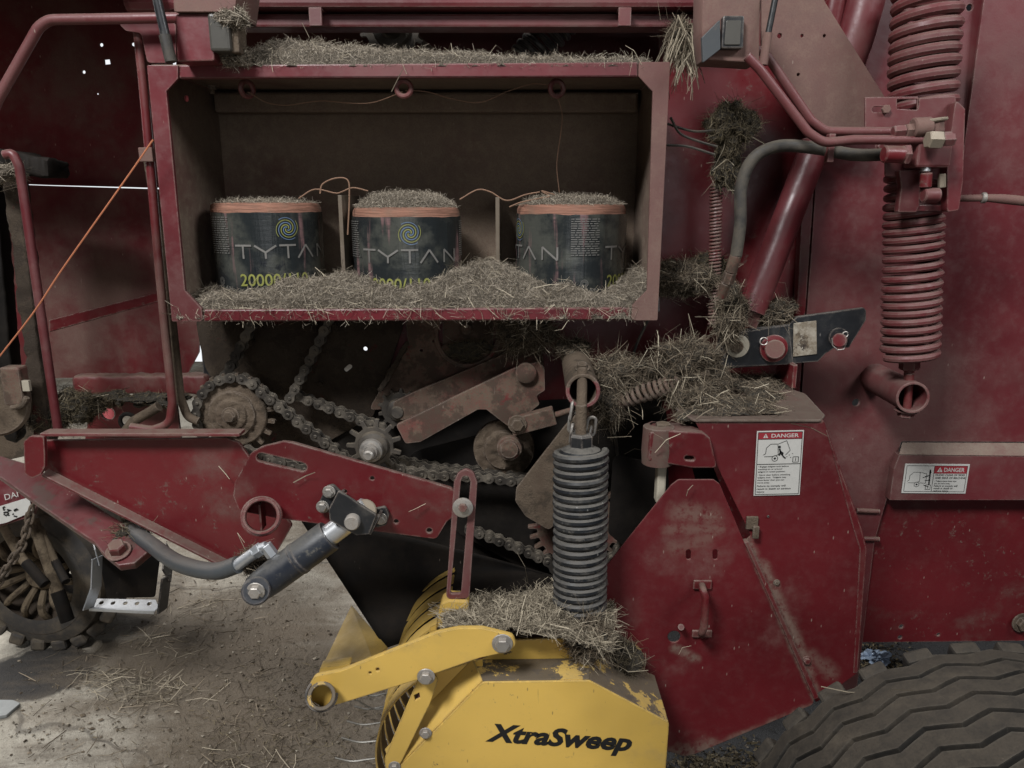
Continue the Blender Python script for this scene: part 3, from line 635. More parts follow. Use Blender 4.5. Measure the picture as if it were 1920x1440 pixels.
chain([(560, 742), (620, 765), (690, 792), (715, 800), (722, 806)], 2.0, 'dark roller chain running behind to the idler')
chain([(462, 846), (500, 858), (560, 873), (600, 884)], 1.78, 'short chain run seen through the slot of the arm plate')
for px, py in ((548, 612), (628, 610), (470, 640), (600, 720), (735, 700)): bolt(P(px, py, 2.068), .009, B, 'mud_shade')
lumpy('cross_shaft', P(455, 598, 2.03), P(600, 612, 2.03), .03, .03, 'mud_shade', B, .004)
lumpy('wiring_loom', P(765, 640, 2.0), P(712, 735, 2.0), .014, .014, 'mud_shade', B, .006)
sp2, c2 = sprocket(701, 836, 1.90, 11, 52, 'gear', B, hub=.56, ph=.28, t=.012, tooth=.70); sp2['label'] = 'small toothed idler sprocket with bare steel bolt'
s = S(701, 836, 1.9)
g = G(); g.lathe([(0, 22 * s), (.012, 21 * s), (.014, 15 * s), (.022, 15 * s), (.026, 13 * s), (.026, 11 * s), (.048, 10 * s), (.052, 7 * s), (.052, 0)], c2 - (0, .034, 0), (0, -1, 0), 22); g.build('axle_bolt', M['zinc'], sp2)
chain([(735, 866), (760, 884), (800, 888), (900, 893), (985, 903), (1045, 918)], 1.93, 'roller chain running level under the idler arm')
chain([(715, 858), (770, 868), (840, 880), (930, 884), (1030, 895)], 2.0, 'dark roller chain behind the level run')
sp3, c3 = sprocket(748, 768, 2.03, 13, 40, 'gear', B, hub=.55)
spb, cb = sprocket(1082, 985, 1.98, 26, 92, 'grime', B, hub=.5, ph=.05); spb['label'] = 'large rear sprocket half hidden by the black spring'
chain([(880, 992), (930, 1010), (985, 1032), (1030, 1052)] + arc_px(1082, 985, 90, 235, 400, 24), 1.965, 'roller chain curving up round the rear sprocket')
caked('bearing_hub', P(945, 840, 2.0), [(0, .085), (.012, .083), (.014, .055), (.024, .052), (.026, .0)], 'mud', B, .004)
caked('shaft_end', P(955, 838, 1.95), [(0, .034), (.014, .033), (.016, .024), (.026, .023), (.027, 0)], 'grime', B, .002)

# idler arms
plate('rear_idler_arm', [(735, 755), (770, 738), (1000, 640), (1015, 690), (790, 775), (750, 790)], 2.0, .012, M['grime'], B, r=.012)
arm = plate('idler_arm', [(742, 797), (965, 690), (1010, 678), (1021, 690), (1022, 732), (1006, 742), (1012, 758), (958, 803), (940, 790), (912, 768), (896, 768), (788, 829), (760, 832)], 1.93, .014, M['grime'], B, r=.008)
arm['label'] = 'dirt coated idler arm slanting up to a pivot'
for px, py, r in ((986, 698, .027),):
    G().lathe([(0, r), (.012, r), (.015, r * .85), (.016, 0)], P(px, py, 1.928), (0, -1, 0), 26).build('pivot_boss', M['grime'], arm)
clv = G(); a, b = P(958, 800, 1.90), P(1040, 778, 1.90); clv.bar(a, b, .030, .046); clv = clv.build('clevis', M['grime'], B, False, .003)
bolt(P(970, 795, 1.884), .017, clv, 'mud'); G().cyl(P(1035, 780, 1.9), P(1075, 768, 1.9), .008, 10).build('rod', M['grime'], clv)
plate('tension_plate', [(1062, 795), (1100, 760), (1120, 800), (1060, 960), (1030, 995), (985, 968), (966, 940), (968, 915)], 1.86, .008, M['mud'], B, r=.015)

# ---- twine box
xl, xr = P(275, 122, 1.80)[0], P(1257, 116, 1.80)[0]; zt, zb = P(760, 119, 1.80)[2], P(760, 602, 1.80)[2]
yb = 2.195; bx = plate('twine_box', [np.array([xl, 0, zb]), np.array([xr, 0, zb]), np.array([xr, 0, zt]), np.array([xl, 0, zt])], yb, .004, M['inside'], B, world=True, r=.001); bx['label'] = 'open twine box with dusty dark lining'
g = G(); g.box((xl + .003, (1.81 + yb) / 2, (zt + zb) / 2), (.005, yb - 1.81 - .002, zt - zb - .012)); g.build('side_wall', M['inside'], bx, False)
g = G(); g.box((xr - .003, (1.81 + yb) / 2, (zt + zb) / 2), (.005, yb - 1.81 - .002, zt - zb - .012)); g.build('side_wall', M['inside'], bx, False)
g = G(); g.box(((xl + xr) / 2, (1.81 + yb) / 2, zt - .003), (xr - xl - .012, yb - 1.81 - .002, .005)); g.build('top_panel', M['inside'], bx, False)
g = G(); g.box(((xl + xr) / 2, (1.81 + yb) / 2, zb + .003), (xr - xl - .012, yb - 1.81 - .002, .005)); g.build('floor_panel', M['inside'], bx, False)
g = G(); g.box(((xl + xr) / 2, yb - .03, zt - .040), (xr - xl - .03, .05, .05)); g.build('back_rail', M['inside'], bx, False, .006)
plate('frame_post', [(275, 122), (334, 122), (334, 147), (312, 171), (347, 545), (378, 578), (380, 599), (376, 603), (322, 603)], 1.796, .010, M['red_film'], bx, r=.004)
plate('frame_post', [(1257, 116), (1198, 116), (1197, 143), (1224, 172), (1213, 545), (1186, 572), (1183, 596), (1187, 601), (1233, 601)], 1.796, .010, M['red_tan'], bx, r=.004)
plate('frame_rail', [(336, 122), (1196, 116), (1196, 144), (336, 147)], 1.798, .02, M['red_film'], bx, r=.002, bev=.003)
plate('frame_rail', [(382, 581), (1181, 577), (1181, 600), (382, 603)], 1.798, .02, M['red_clean'], bx, r=.002, bev=.003)
for px, y0, y1 in ((641, 366, 540), (933, 370, 545)):
    a, b = P(px, y0, 1.95), P(px, y1, 1.95); g = G(); g.box(((a[0] + b[0]) / 2, (1.95 + yb) / 2, (a[2] + b[2]) / 2), (.010, yb - 1.95 - .004, a[2] - b[2])); g.build('divider', M['board'], bx, False, .001)
for px, py, Y, tw in ((463, 167, 1.87, .9), (757, 166, 1.83, 0), (1044, 166, 1.86, .35)):
    c = P(px, py, Y); a = np.array([math.cos(tw), math.sin(tw), 0]); R = .0165
    G().tube([c + R * (math.cos(t) * a + math.sin(t) * np.array([0, 0, 1])) for t in np.linspace(0, 2 * math.pi, 26, endpoint=False)], .006, 9, closed=True).build('eyelet', M['red_dusty'], bx)
bolt(P(398, 160, 1.95), .010, bx, 'mud', ax=(0, 0, -1)); G().cyl(P(398, 163, 1.95), P(398, 176, 1.95), .006).build('stud', M['mud'], bx)
G().cyl(P(352, 185, 1.93), P(352, 185, 1.93) - (.004, .004, 0), .007).build('disc', M['pink'], bx)

# ---- bracket lamps above the box
pl = plate('lamp_bracket', [(328, 26), (400, 26), (402, 114), (332, 116)], 1.74, .09, M['red_film'], B, r=.006, bev=.003)
plate('lamp_bracket', [(322, -60), (450, -60), (440, 22), (326, 22)], 1.73, .14, M['red_tan'], B, r=.004)
ln = G(); a = P(420, 66, 1.76); ln.box(a, (.045, .06, .075)); ln = ln.build('marker_lamp', M['amber'], B, False, .006); ln['label'] = 'grey marker lamp under a cap of chaff'
G().box(P(446, 66, 1.77), (.020, .055, .080)).build('guard', M['mud'], ln, False, .004)
pr = plate('lamp_bracket', [(1318, -60), (1427, -60), (1424, 118), (1322, 112), (1316, 60)], 1.74, .085, M['red_tan'], B, r=.005, bev=.003)
lm = plate('marker_lamp', [(1356, 29), (1396, 29), (1394, 91), (1352, 91)], 1.722, .018, M['black'], B, r=.005, bev=.003); lm['label'] = 'black marker lamp on the tan bracket'
plate('lens', [(1362, 38), (1390, 38), (1388, 84), (1358, 84)], 1.719, .004, M['amber'], lm, r=.003)
plate('gusset', [(1318, 118), (1316, 70), (1350, 36), (1351, 92)], 1.715, .012, M['hose_clean'], lm, r=.002)
pipe_path('gas_strut', [(288, -30), (311, 70)], 1.70, 9, 'black', B); pipe_path('gas_strut_end', [(309, 66), (321, 116)], 1.70, 11, 'hose', B)
pipe_path('gas_strut', [(1457, -20), (1439, 70)], 1.72, 6, 'black', B); pipe_path('gas_strut_end', [(1440, 62), (1431, 122)], 1.72, 8.5, 'red_tan', B)

# ---- rail and pipes on the left
pipe_path('hand_rail', [(-30, 250), (-5, 188), (72, 52), (92, 37), (340, 33)], 1.80, 9.5, 'red_film', B, .05)
plate('rail_bracket', [(220, 43), (330, 41), (330, 118), (276, 118), (264, 62), (236, 58)], 1.84, .006, M['red_film'], B, r=.01)
pipe_path('hydraulic_pipe', [(258, 58), (268, 150), (300, 520), (323, 755), (318, 795), (285, 806), (245, 800)], 1.86, 8.5, 'red_dusty', B, .04)
pipe_path('hydraulic_pipe', [(278, 300), (318, 560), (338, 745), (352, 782), (372, 790)], 1.90, 8.5, 'mud', B, .04)
G().box(P(275, 290, 1.845), (.032, .012, .032)).build('pipe_clamp', M['red_tan'], B, False, .002)
pipe_path('hose', [(232, 812), (250, 790), (285, 770), (298, 762)], 2.0, 9, 'mud', B, .04)
G().tube([P(240, 790, 2.05) + .022 * np.array([math.cos(t), 0, math.sin(t)]) for t in np.linspace(0, 6.283, 20, endpoint=False)], .006, 8, closed=True).build('grommet', M['rubber'], B)
lumpy('frame_channel', P(140, 720, 2.30), P(398, 718, 2.30), .06, .055, 'red_dusty', B, .004)
pl = plate('hitch_plate', [(176, 752), (330, 745), (345, 870), (150, 870), (165, 790)], 2.22, .010, M['red'], B, holes=[('c', 202, 775, 13), ('c', 240, 790, 13)], r=.004)
G().lathe([(0, .020), (.004, .020), (.004, 0)], P(203, 775, 2.30), (0, -1, 0), 24).build('disc', M['pink'], B)  # added disc, its pale colour painting sunlit red paint behind the hole
G().lathe([(0, .011), (.02, .010), (.022, 0)], P(212, 757, 2.21), (0, -1, 0), 16).build('stud', M['mud'], pl)
# posts at the left edge
po = lumpy('support_post', P(28, 320, 2.02), P(90, 835, 1.98), .040, .05, 'mud_shade', B, .007); po['label'] = 'mud caked support post at the left'
lumpy('support_post', P(-14, 320, 2.12), P(30, 830, 2.1), .04, .05, 'grime_shade', B, .003)
pipe_path('bent_rod', [(8, 290), (24, 287), (36, 312), (42, 350), (110, 815)], 1.90, 8.5, 'red_film', B, .04)
G().lathe([(0, .02), (0, .080), (.02, .084), (.028, .078), (.030, .03), (.03, 0)], P(0, 756, 1.93), (.15, -1, .1), 30).build('pulley', M['mud'], B)
G().box(P(30, 722, 1.89), (.05, .04, .10)).build('pulley_bracket', M['grime'], B, False, .006)
G().tube(smooth_path([P(22, 765, 1.87), P(42, 760, 1.87), P(50, 745, 1.87)], 12), .007, 8).build('hook', M['mud'], B)
G().box(P(50, 723, 1.875), (.018, .01, .028)).build('tag', M['ivory'], B, False, .001)
lumpy('cross_bar', P(-80, 285, 2.1), P(120, 318, 2.1), .05, .10, 'grime_shade', B, .02, 50, 12)

# ---- big red lift arm (left) with its flanges
la = plate('lift_arm', [(70, 826), (425, 821), (448, 830), (468, 858), (480, 900), (548, 985), (520, 1034), (440, 1064), (82, 884)], 1.72, .010, M['red'], B, r=.012); la['label'] = 'broad red lift arm with dusty top flange'
zf = P(250, 818, 1.66)[2]
g = G(); a = P(52, 820, 1.64); b = P(436, 815, 1.64); g.add([(a[0], 1.682, zf), (b[0], 1.682, zf), (b[0], 1.722, zf), (a[0], 1.722, zf), (a[0], 1.682, zf - .008), (b[0], 1.682, zf - .008), (b[0], 1.722, zf - .008), (a[0], 1.722, zf - .008)],
      [(0, 1, 2, 3), (7, 6, 5, 4), (0, 4, 5, 1), (1, 5, 6, 2), (2, 6, 7, 3), (3, 7, 4, 0)]); g.build('top_flange', M['red_dusty'], la, False, .002)
plate('end_plate', [(44, 828), (56, 818), (82, 818), (84, 850), (84, 876), (76, 890), (60, 897), (46, 888)], 1.675, .012, M['red'], la, r=.006)
g = G(); a, b = P(84, 886, 1.70), P(436, 1064, 1.70); g.bar(a, b, .024, .008, (0, -.35, 1)); g.build('bottom_flange', M['red'], la, False, .002)
dc = P(120, 935, 1.80); rn = unit((.05, -.45, .9))
rail = plate('draw_rail', [(-80, 830), (60, 872), (275, 1008), (290, 1024), (252, 1056), (222, 1060), (190, 1034), (177, 1016), (142, 993), (71, 944), (0, 894), (-80, 840)], 0, .022, M['red_low'], B, plane=(dc, rn), r=.004, bev=.003); rail['label'] = 'slanted red draw rail under the lift arm'
bolt(P(222, 1034, 1.66), .020, rail, 'red_dusty', ax=rn, h=.022)

# ---- arm side plate with ring, slot and cylinder
ap = plate('arm_plate', [(437, 930), (440, 905), (470, 850), (490, 838), (530, 828), (548, 830), (851, 917), (851, 968), (838, 978), (818, 1011), (700, 996), (520, 972), (448, 958)], 1.58, .012, M['red'], B,
           holes=[('s', 490, 858, 566, 876, 9), ('c', 698, 897, 4), ('c', 647, 922, 4), ('c', 743, 978, 4.5), ('c', 805, 995, 5)], r=.014); ap['label'] = 'scratched red arm plate with a long slot'
s = S(490, 968, 1.55)
G().pipe(P(490, 968, 1.60), P(490, 968, 1.52), 37 * s, 27 * s, 36).build('pivot_tube', M['red'], ap)
G().pipe(P(490, 968, 1.52), P(490, 968, 1.515), 33 * s, 28 * s, 36).build('pivot_lip', M['red_dusty'], ap)
G().box(P(492, 966, 1.56), (.004, .03, .06)).build('pin', M['red'], ap, False)
hc = G(); a, b = P(478, 1106, 1.44), P(618, 1004, 1.47); s = S(550, 1050, 1.45); d = unit(b - a); R = 31 * s; L = np.linalg.norm(b - a)
hc.lathe([(-.012, R * .55), (0, R * .86), (.02, R * .95), (.05, R), (L * .55, R), (L * .56, R * 1.05), (L * .60, R * 1.05), (L * .61, R), (L - .004, R), (L, R * .96), (L, R * .7), (L - .006, R * .68)], a, d, 32)
hc = hc.build('hydraulic_cylinder', M['blue_black'], B); hc['label'] = 'blue black hydraulic cylinder with bright rod'
G().cyl(b - d * .03, P(690, 950, 1.485), 21 * s, 26).build('rod', M['chrome'], hc)
G().cyl(P(480, 1108, 1.47), P(480, 1108, 1.395), 26 * s, 24).build('end_eye', M['blue_black'], hc); bolt(P(480, 1108, 1.395), .013, hc)
G().cyl(P(684, 958, 1.55), P(684, 958, 1.47), 22 * s, 24).build('rod_eye', M['fit'], hc)
ck = plate('clevis_bracket', [(616, 955), (634, 920), (706, 966), (692, 1002), (668, 1004), (618, 976)], 1.44, .008, M['black'], B, r=.004); ck['label'] = 'black folded bracket over the rod end'
quadsheet('web', [P(617, 960, 1.445), P(637, 923, 1.445), P(643, 917, 1.568), P(622, 956, 1.568)], 'black', ck, .006)
quadsheet('web', [P(690, 1001, 1.445), P(707, 967, 1.445), P(714, 955, 1.568), P(698, 990, 1.568)], 'black', ck, .006)
plate('ear', [(595, 948), (612, 912), (624, 909), (640, 924), (632, 948), (616, 962), (600, 958)], 1.565, .010, M['black'], ck, r=.008)
plate('ear', [(700, 955), (722, 950), (730, 965), (724, 985), (704, 990), (694, 980)], 1.565, .010, M['black'], ck, r=.008)
bolt(P(617, 922, 1.563), .010, ck); bolt(P(605, 950, 1.563), .010, ck); bolt(P(714, 972, 1.563), .010, ck)
G().lathe([(0, 14.5 * s), (.012, 14.5 * s), (.016, 12 * s), (.016, 0)], P(662, 976, 1.44), (0, -1, 0), 24).build('pin', M['zinc'], ck)
fit = G(); a, b = P(440, 1063, 1.46), P(478, 1036, 1.46); fit.cyl(a, b, .0125, 16); fit.cyl(b, P(490, 1028, 1.46), .0145, 6); fit.cyl(P(484, 1030, 1.46), P(500, 1024, 1.46), .011, 12)
fit.cyl(P(497, 1022, 1.46), P(512, 1042, 1.46), .013, 6); fit.build('hose_fitting', M['steel'], B)
pipe_path('hydraulic_hose', [(240, 990), (285, 1022), (335, 1056), (400, 1071), (446, 1059)], [1.75, 1.66, 1.55, 1.48, 1.46], 14, 'hose_clean', B, n=14, smooth=40)

# ---- slotted link
sl = plate('slotted_link', [(851, 905), (858, 888), (873, 879), (888, 886), (895, 905), (880, 1122), (836, 1124)], 1.50, .010, M['red_film'], B, r=.012,
           holes=[('q', [(864, 903), (868, 893), (878, 893), (882, 903), (864, 1114), (844, 1114)], .006)]); sl['label'] = 'long red slotted link hanging from a bolt'
G().lathe([(0, .006), (0, .0215), (.004, .0215), (.005, .018), (.005, 0)], P(868, 951, 1.49), (0, -1, 0), 26).build('washer', M['zinc'], sl)
bolt(P(868, 951, 1.484), .0095, sl, 'red_dusty', washer=False)
# ---- black rubber deflector sheet
Vd = []; nu, nv = 18, 14
TL, TR, BL, BR = (556, 962), (1060, 1085), (722, 1216), (1085, 1090)
for i in range(nu):
    for j in range(nv):
        u, v = i / (nu - 1), j / (nv - 1); x = (TL[0] * (1 - u) + TR[0] * u) * (1 - v) + (BL[0] * (1 - u) + BR[0] * u) * v; y = (TL[1] * (1 - u) + TR[1] * u) * (1 - v) + (BL[1] * (1 - u) + BR[1] * u) * v
        Vd.append(P(x, y - 8 * math.sin(u * math.pi) * (1 - v), 1.90 - .16 * v + .06 * math.sin(v * 3.1) + .02 * math.sin(u * 7)))
rd = raw_mesh('rubber_deflector', np.array(Vd), grid_faces(nu, nv), M['rubber'], B, True); m = rd.modifiers.new('thick', 'SOLIDIFY'); m.thickness = .006; rd['label'] = 'black rubber deflector sheet under the chains'

# ---- tubes carrying the springs
s = S(1092, 725, 1.56)
t1 = G().pipe(P(1076, 662, 2.05), P(1093, 733, 1.56), 32 * s, 25.5 * s, 36).build('spring_tube', M['mud'], B); t1['label'] = 'dusty red tube carrying the black spring'
G().pipe(P(1093, 733, 1.561), P(1093, 733, 1.557), 32.5 * s, 25 * s, 36).build('rim', M['red'], t1)
bolt(P(1091, 690, 1.62), .012, t1, 'mud', ax=(0, -.3, 1))
s = S(1712, 745, 1.82)
t2 = G().pipe(P(1640, 708, 2.06), P(1712, 746, 1.80), 30 * s, 25 * s, 36).build('spring_tube', M['red_film'], B); t2['label'] = 'red tube carrying the large red spring'
G().cyl(P(1706, 700, 1.83), P(1700, 775, 1.83), .010, 12).build('rod', M['red_dusty'], t2); bolt(P(1700, 768, 1.83), .020, t2, 'red_film', ax=(0, 0, -1))
# black pickup spring
a, b = P(1089, 846, 1.52), P(1087, 1152, 1.50); s = S(1089, 1000, 1.51); ax = unit(b - a)
bs = coil('pickup_spring', a, b, 44.5 * s, 7.55 * s, 21.5, 'spring_black', B); bs['label'] = 'thick black coil spring flecked with dust'
G().lathe([(-.012, 0), (-.012, .025), (-.004, 36 * s), (.01, 40 * s), (.02, 36 * s)], a, ax, 30).build('spring_cap', M['spring_black'], bs)
G().hexbolt(a - ax * .004, -ax, .026, .034, False).build('nut', M['black'], bs, True, 0, 25)
G().cyl(a - ax * .10, a + ax * .03, .0115, 16).build('stud', M['mud'], bs); G().cyl(P(1092, 690, 1.58), a - ax * .02, .011, 14).build('stud', M['mud'], bs)
G().lathe([(-.004, .0), (0, 38 * s), (.014, 34 * s), (.02, .02), (.02, 0)], b - ax * .006, ax, 26).build('spring_cap', M['spring_black'], bs)
G().cyl(b, b + ax * .06, .010, 12).build('stud', M['black'], bs)
def oval(c, a, b, l, w, r):
    a, b = unit(a), unit(b); return [c + a * (math.cos(t) * w) + b * (math.sin(t) * w + math.copysign(max(0, l / 2 - w), math.sin(t)) * (1 if abs(math.sin(t)) > .3 else abs(math.sin(t)) / .3)) for t in np.linspace(0, 2 * math.pi, 18, endpoint=False)]
for i, (x, y) in enumerate(((1072, 770), (1075, 792), (1072, 812), (1108, 800), (1106, 818))):
    c = P(x, y, 1.56); dr = (1, .2, 0) if i % 2 else (.2, 1, 0); G().tube(oval(c, dr, (.1, 0, 1), .042, .0095, .004), .0036, 7, closed=True).build('retainer_link', M['zinc'], bs)
# large red tailgate spring
sa, sb_ = P(1740, -30, 1.86), P(1706, 668, 1.84); sm = S(1720, 300, 1.85)
ts = coil('tailgate_spring', sa, P(1728, 205, 1.855), 51 * sm, 10.2 * sm, 9.6, 'red_film', B); ts['label'] = 'upper coils of the large dusty red tailgate spring'
ts2 = coil('tailgate_spring', P(1716, 322, 1.85), sb_, 47 * sm, 7.6 * sm, 20.5, 'red_film', B); ts2['label'] = 'lower coils of the large dusty red tailgate spring'
ax = unit(sb_ - sa)
G().lathe([(-.006, 0), (-.006, 44 * sm), (.004, 38 * sm), (.012, .024), (.012, 0)], sb_, ax, 28).build('spring_cap', M['red'], ts2)
G().hexbolt(sb_ + ax * .012, ax, .024, .022, False).build('nut', M['red_dusty'], ts2, True, 0, 25); G().cyl(sb_ + ax * .02, sb_ + ax * .075, .012, 14).build('stud', M['red_dusty'], ts2)
G().cyl(P(1728, 190, 1.855), P(1716, 335, 1.85), .014, 14).build('stud', M['red'], ts2)

# ---- valve bracket on the tailgate spring
vb = plate('valve_bracket', [(1622, 182), (1722, 181), (1722, 206), (1724, 184), (1792, 180), (1793, 200), (1806, 205), (1806, 255), (1800, 340), (1660, 330), (1660, 250), (1622, 245)], 1.775, .006, M['red_film'], B, r=.003,
           holes=[('q', [(1682, 186), (1720, 186), (1720, 206), (1682, 204)], .001), ('s', 1640, 205, 1664, 205, 5)]); vb['label'] = 'cut out valve bracket with slot and bolt'
vp = plate('lower_flange', [(1772, 340), (1800, 340), (1795, 382), (1780, 396), (1690, 396), (1690, 384), (1768, 384)], 1.772, .006, M['red_film'], vb, r=.003)
plate('spring_guard', [(1686, 320), (1726, 317), (1724, 385), (1718, 398), (1684, 398), (1690, 350)], 1.755, .020, M['red_film'], vb, r=.003)
plate('flange_edge', [(1792, 186), (1810, 204), (1806, 340), (1798, 394), (1776, 398), (1776, 300)], 1.745, .028, M['red_film'], vb, r=.006)
bolt(P(1660, 205, 1.773), .010, vb, 'red_tan', washer=False); bolt(P(1650, 275, 1.773), .008, vb, 'red_film')
vv = G(); vv.box(P(1740, 282, 1.735), (.075, .06, .075)); vv = vv.build('valve_block', M['red_film'], B, False, .006); vv['label'] = 'painted valve block with hose and pipe fittings'
def fitting(px0, py0, px1, py1, Y, r, mat, n=6, par=None): return G().cyl(P(px0, py0, Y), P(px1, py1, Y), r, n, .15).build('fitting', M[mat], par or vv)
fitting(1674, 247, 1697, 245, 1.71, .013, 'red_film'); fitting(1697, 245, 1712, 244, 1.71, .015, 'red_tan'); fitting(1710, 240, 1745, 238, 1.71, .021, 'red_tan', 18)
fitting(1752, 250, 1752, 226, 1.71, .019, 'red_tan'); fitting(1752, 229, 1752, 222, 1.71, .026, 'fit', 6)
fitting(1738, 262, 1765, 263, 1.675, .019, 'fit'); fitting(1765, 263, 1788, 262, 1.675, .014, 'red_film')
fitting(1656, 289, 1694, 290, 1.70, .018, 'red', 16); fitting(1692, 290, 1704, 290, 1.70, .022, 'red_film')
fitting(1735, 322, 1737, 310, 1.72, .010, 'chrome', 12); fitting(1737, 324, 1735, 352, 1.72, .0125, 'red', 14); fitting(1730, 366, 1760, 366, 1.72, .016, 'red_film', 14)
fitting(1766, 326, 1766, 352, 1.73, .008, 'fit', 6)
# pipes and hose from the valve
pipe_path('hydraulic_pipe', [(1412, 90), (1435, 100), (1520, 225), (1548, 246), (1676, 247)], 1.76, 8.5, 'red_film', B, .05)
pipe_path('hydraulic_pipe', [(1400, 105), (1425, 130), (1515, 248), (1545, 268), (1600, 262), (1742, 262)], 1.71, 9, 'red_film', B, .05)
pipe_path('hydraulic_hose', [(1662, 290), (1600, 290), (1530, 278), (1460, 274), (1412, 298), (1390, 350), (1388, 420), (1380, 480)], 1.76, 11.5, 'hose', B, n=14, smooth=50)
ff = G(); ff.cyl(P(1380, 478, 1.76), P(1370, 510, 1.77), .0135, 14); ff.cyl(P(1370, 510, 1.77), P(1364, 530, 1.78), .0145, 6); ff.cyl(P(1362, 530, 1.78), P(1352, 556, 1.8), .012, 12); ff.build('hose_fitting', M['grime'], B)
G().box(P(1556, 278, 1.745), (.014, .02, .060)).build('pipe_clamp', M['red_film'], B, False, .002)
# plate and tubes at the upper right
gp = plate('upper_gusset', [(1428, -60), (1520, -60), (1548, 5), (1662, 186), (1640, 186), (1625, 188), (1622, 244), (1535, 242), (1428, 92)], 1.93, .010, M['red_tan'], B, r=.008,
           holes=[('c', 1462, 67, 4.5), ('c', 1504, 67, 3), ('c', 1546, 67, 3), ('c', 1497, 140, 3)]); gp['label'] = 'tan dusted gusset plate with small holes'
G().tube([P(1640, -60, 2.0), P(1602, 75, 2.0), P(1560, 190, 2.0)], .045, 18).build('brace_tube', M['red_film'], B)
G().tube([P(1575, -60, 2.02), P(1555, 60, 2.02)], .03, 14).build('brace_tube', M['red'], B)
dt = G().tube([P(1530, 270, 1.98), P(1408, 585, 1.92)], 27 * S(1460, 450, 1.95), 24).build('brace_cylinder', M['red_film'], B); dt['label'] = 'slanted red cylinder tube beside the hose'
plate('cylinder_foot', [(1395, 575), (1428, 590), (1418, 618), (1388, 610)], 1.90, .03, M['red_dusty'], dt, r=.004)
coil('return_spring', P(1343, 345, 1.97), P(1339, 610, 1.95), .0135, .0031, 42, 'red_dusty', B, 7, 16)
plate('spring_bracket', [(1342, 318), (1378, 300), (1385, 350), (1340, 352)], 1.98, .01, M['red_dusty'], B)
coil('side_spring', P(1278, 716, 1.76), P(1090, 772, 1.86), .0185, .0052, 19, 'grime', B, 8, 20)
G().tube([P(1300, 710, 1.75), P(1330, 700, 1.75)], .010, 10).build('spring_rod', M['mud'], B)
for pts, y in (([(1257, 220), (1275, 250), (1310, 265), (1345, 275)], 1.9), ([(1250, 272), (1290, 275), (1340, 290)], 1.88), ([(1250, 232), (1300, 246), (1345, 244)], 1.92)):
    G().tube(smooth_path(pix(pts, y), 18), .0032, 6).build('wire', M['hose'], B)
G().tube(smooth_path(pix([(1180, 700), (1192, 650), (1215, 600)], 2.0), 10), .004, 6).build('wire', M['hose'], B)
G().tube(smooth_path(pix([(1150, 790), (1160, 880), (1155, 960)], 1.95), 12), .005, 6).build('wire', M['hose'], B)

# ---- black latch plate with pins
lp = plate('latch_plate', [(1332, 694), (1352, 628), (1400, 617), (1480, 608), (1495, 594), (1620, 577), (1624, 582), (1624, 600), (1592, 652), (1566, 652), (1548, 663), (1534, 678)], 1.90, .014, M['black'], B, r=.003); lp['label'] = 'black latch plate with three pins and worn label'
plate('cover_plate', [(1338, 690), (1355, 628), (1480, 609), (1488, 683)], 1.894, .005, M['black'], lp, r=.003)
s = S(1382, 648, 1.89)
G().lathe([(0, 10 * s), (0, 22 * s), (.005, 22 * s), (.006, 20 * s), (.006, 10 * s)], P(1382, 648, 1.888), (0, -1, 0), 28).build('washer', M['ivory'], lp); G().cyl(P(1382, 650, 1.888), P(1382, 650, 1.872), 12 * s, 18).build('pin', M['mud'], lp)
G().lathe([(0, 0), (0, 26 * s), (.006, 26 * s), (.008, 23 * s), (.008, 0)], P(1450, 653, 1.888), (0, -1, 0), 30).build('washer', M['red'], lp); G().cyl(P(1453, 655, 1.885), P(1453, 655, 1.855), 18 * s, 24).build('pin', M['red_dusty'], lp)
plate('label', [(1488, 606), (1531, 601), (1532, 664), (1487, 669)], 1.8965, .002, M['tan_label'], lp, r=.002)
G().cyl(P(1574, 637, 1.898), P(1574, 638, 1.86), 13 * s, 16).build('pin', M['red'], lp); G().lathe([(0, 8 * s), (0, 18 * s), (.006, 18 * s), (.006, 8 * s)], P(1571, 632, 1.898), (0, -1, 0), 20).build('washer', M['black'], lp)
for px, py, r in ((1432, 640, 7), (1585, 627, 5)):
    c = P(px, py, 1.868); G().tube([c + r * s * np.array([math.cos(t), 0, math.sin(t)]) for t in np.linspace(.5, 6.4, 14)], .0016, 6).build('cotter_pin', M['zinc'], lp)
G().tube(path(pix([(1560, 634), (1561, 648), (1570, 656), (1582, 655), (1588, 640)], 1.862), .004), .0014, 6).build('cotter_pin', M['zinc'], lp)
plate('bracket_foot', [(1488, 686), (1496, 684), (1492, 728), (1484, 728)], 1.86, .12, M['red'], B, r=.001)

# ---- chain shield (right) : top, main panel, hinged door
YS = 1.60
M['red_door'] = paint('red_door_paint', RED, dust=.22, up=.75, speck=.75, dcol=(.150, .085, .070), smears=[(P(1262, 1412, YS), P(1330, 1400, YS), .030, .85), (P(1300, 1412, YS), P(1530, 1318, YS), .018, .9), (P(1270, 955, YS), P(1330, 960, YS), .022, .45), (P(1255, 985, YS), P(1340, 985, YS), .016, .4), (P(1262, 1020, YS), P(1320, 1000, YS), .018, .35), (P(1400, 1020, YS), P(1520, 1300, YS), .006, .7), (P(1262, 1205, YS), P(1300, 1225, YS), .010, .6)])
M['red_shield'] = paint('red_shield_paint', RED, dust=.20, up=.75, speck=.75, dcol=(.150, .085, .070), smears=[(P(1430, 1060, YS), P(1520, 1260, YS), .012, .6), (P(1400, 1010, YS), P(1530, 1300, YS), .010, .7), (P(1520, 1230, YS), P(1560, 1262, YS), .016, .4), (P(1302, 790, YS), P(1540, 790, YS), .004, .7)])
zs = P(1420, 786, YS)[2]
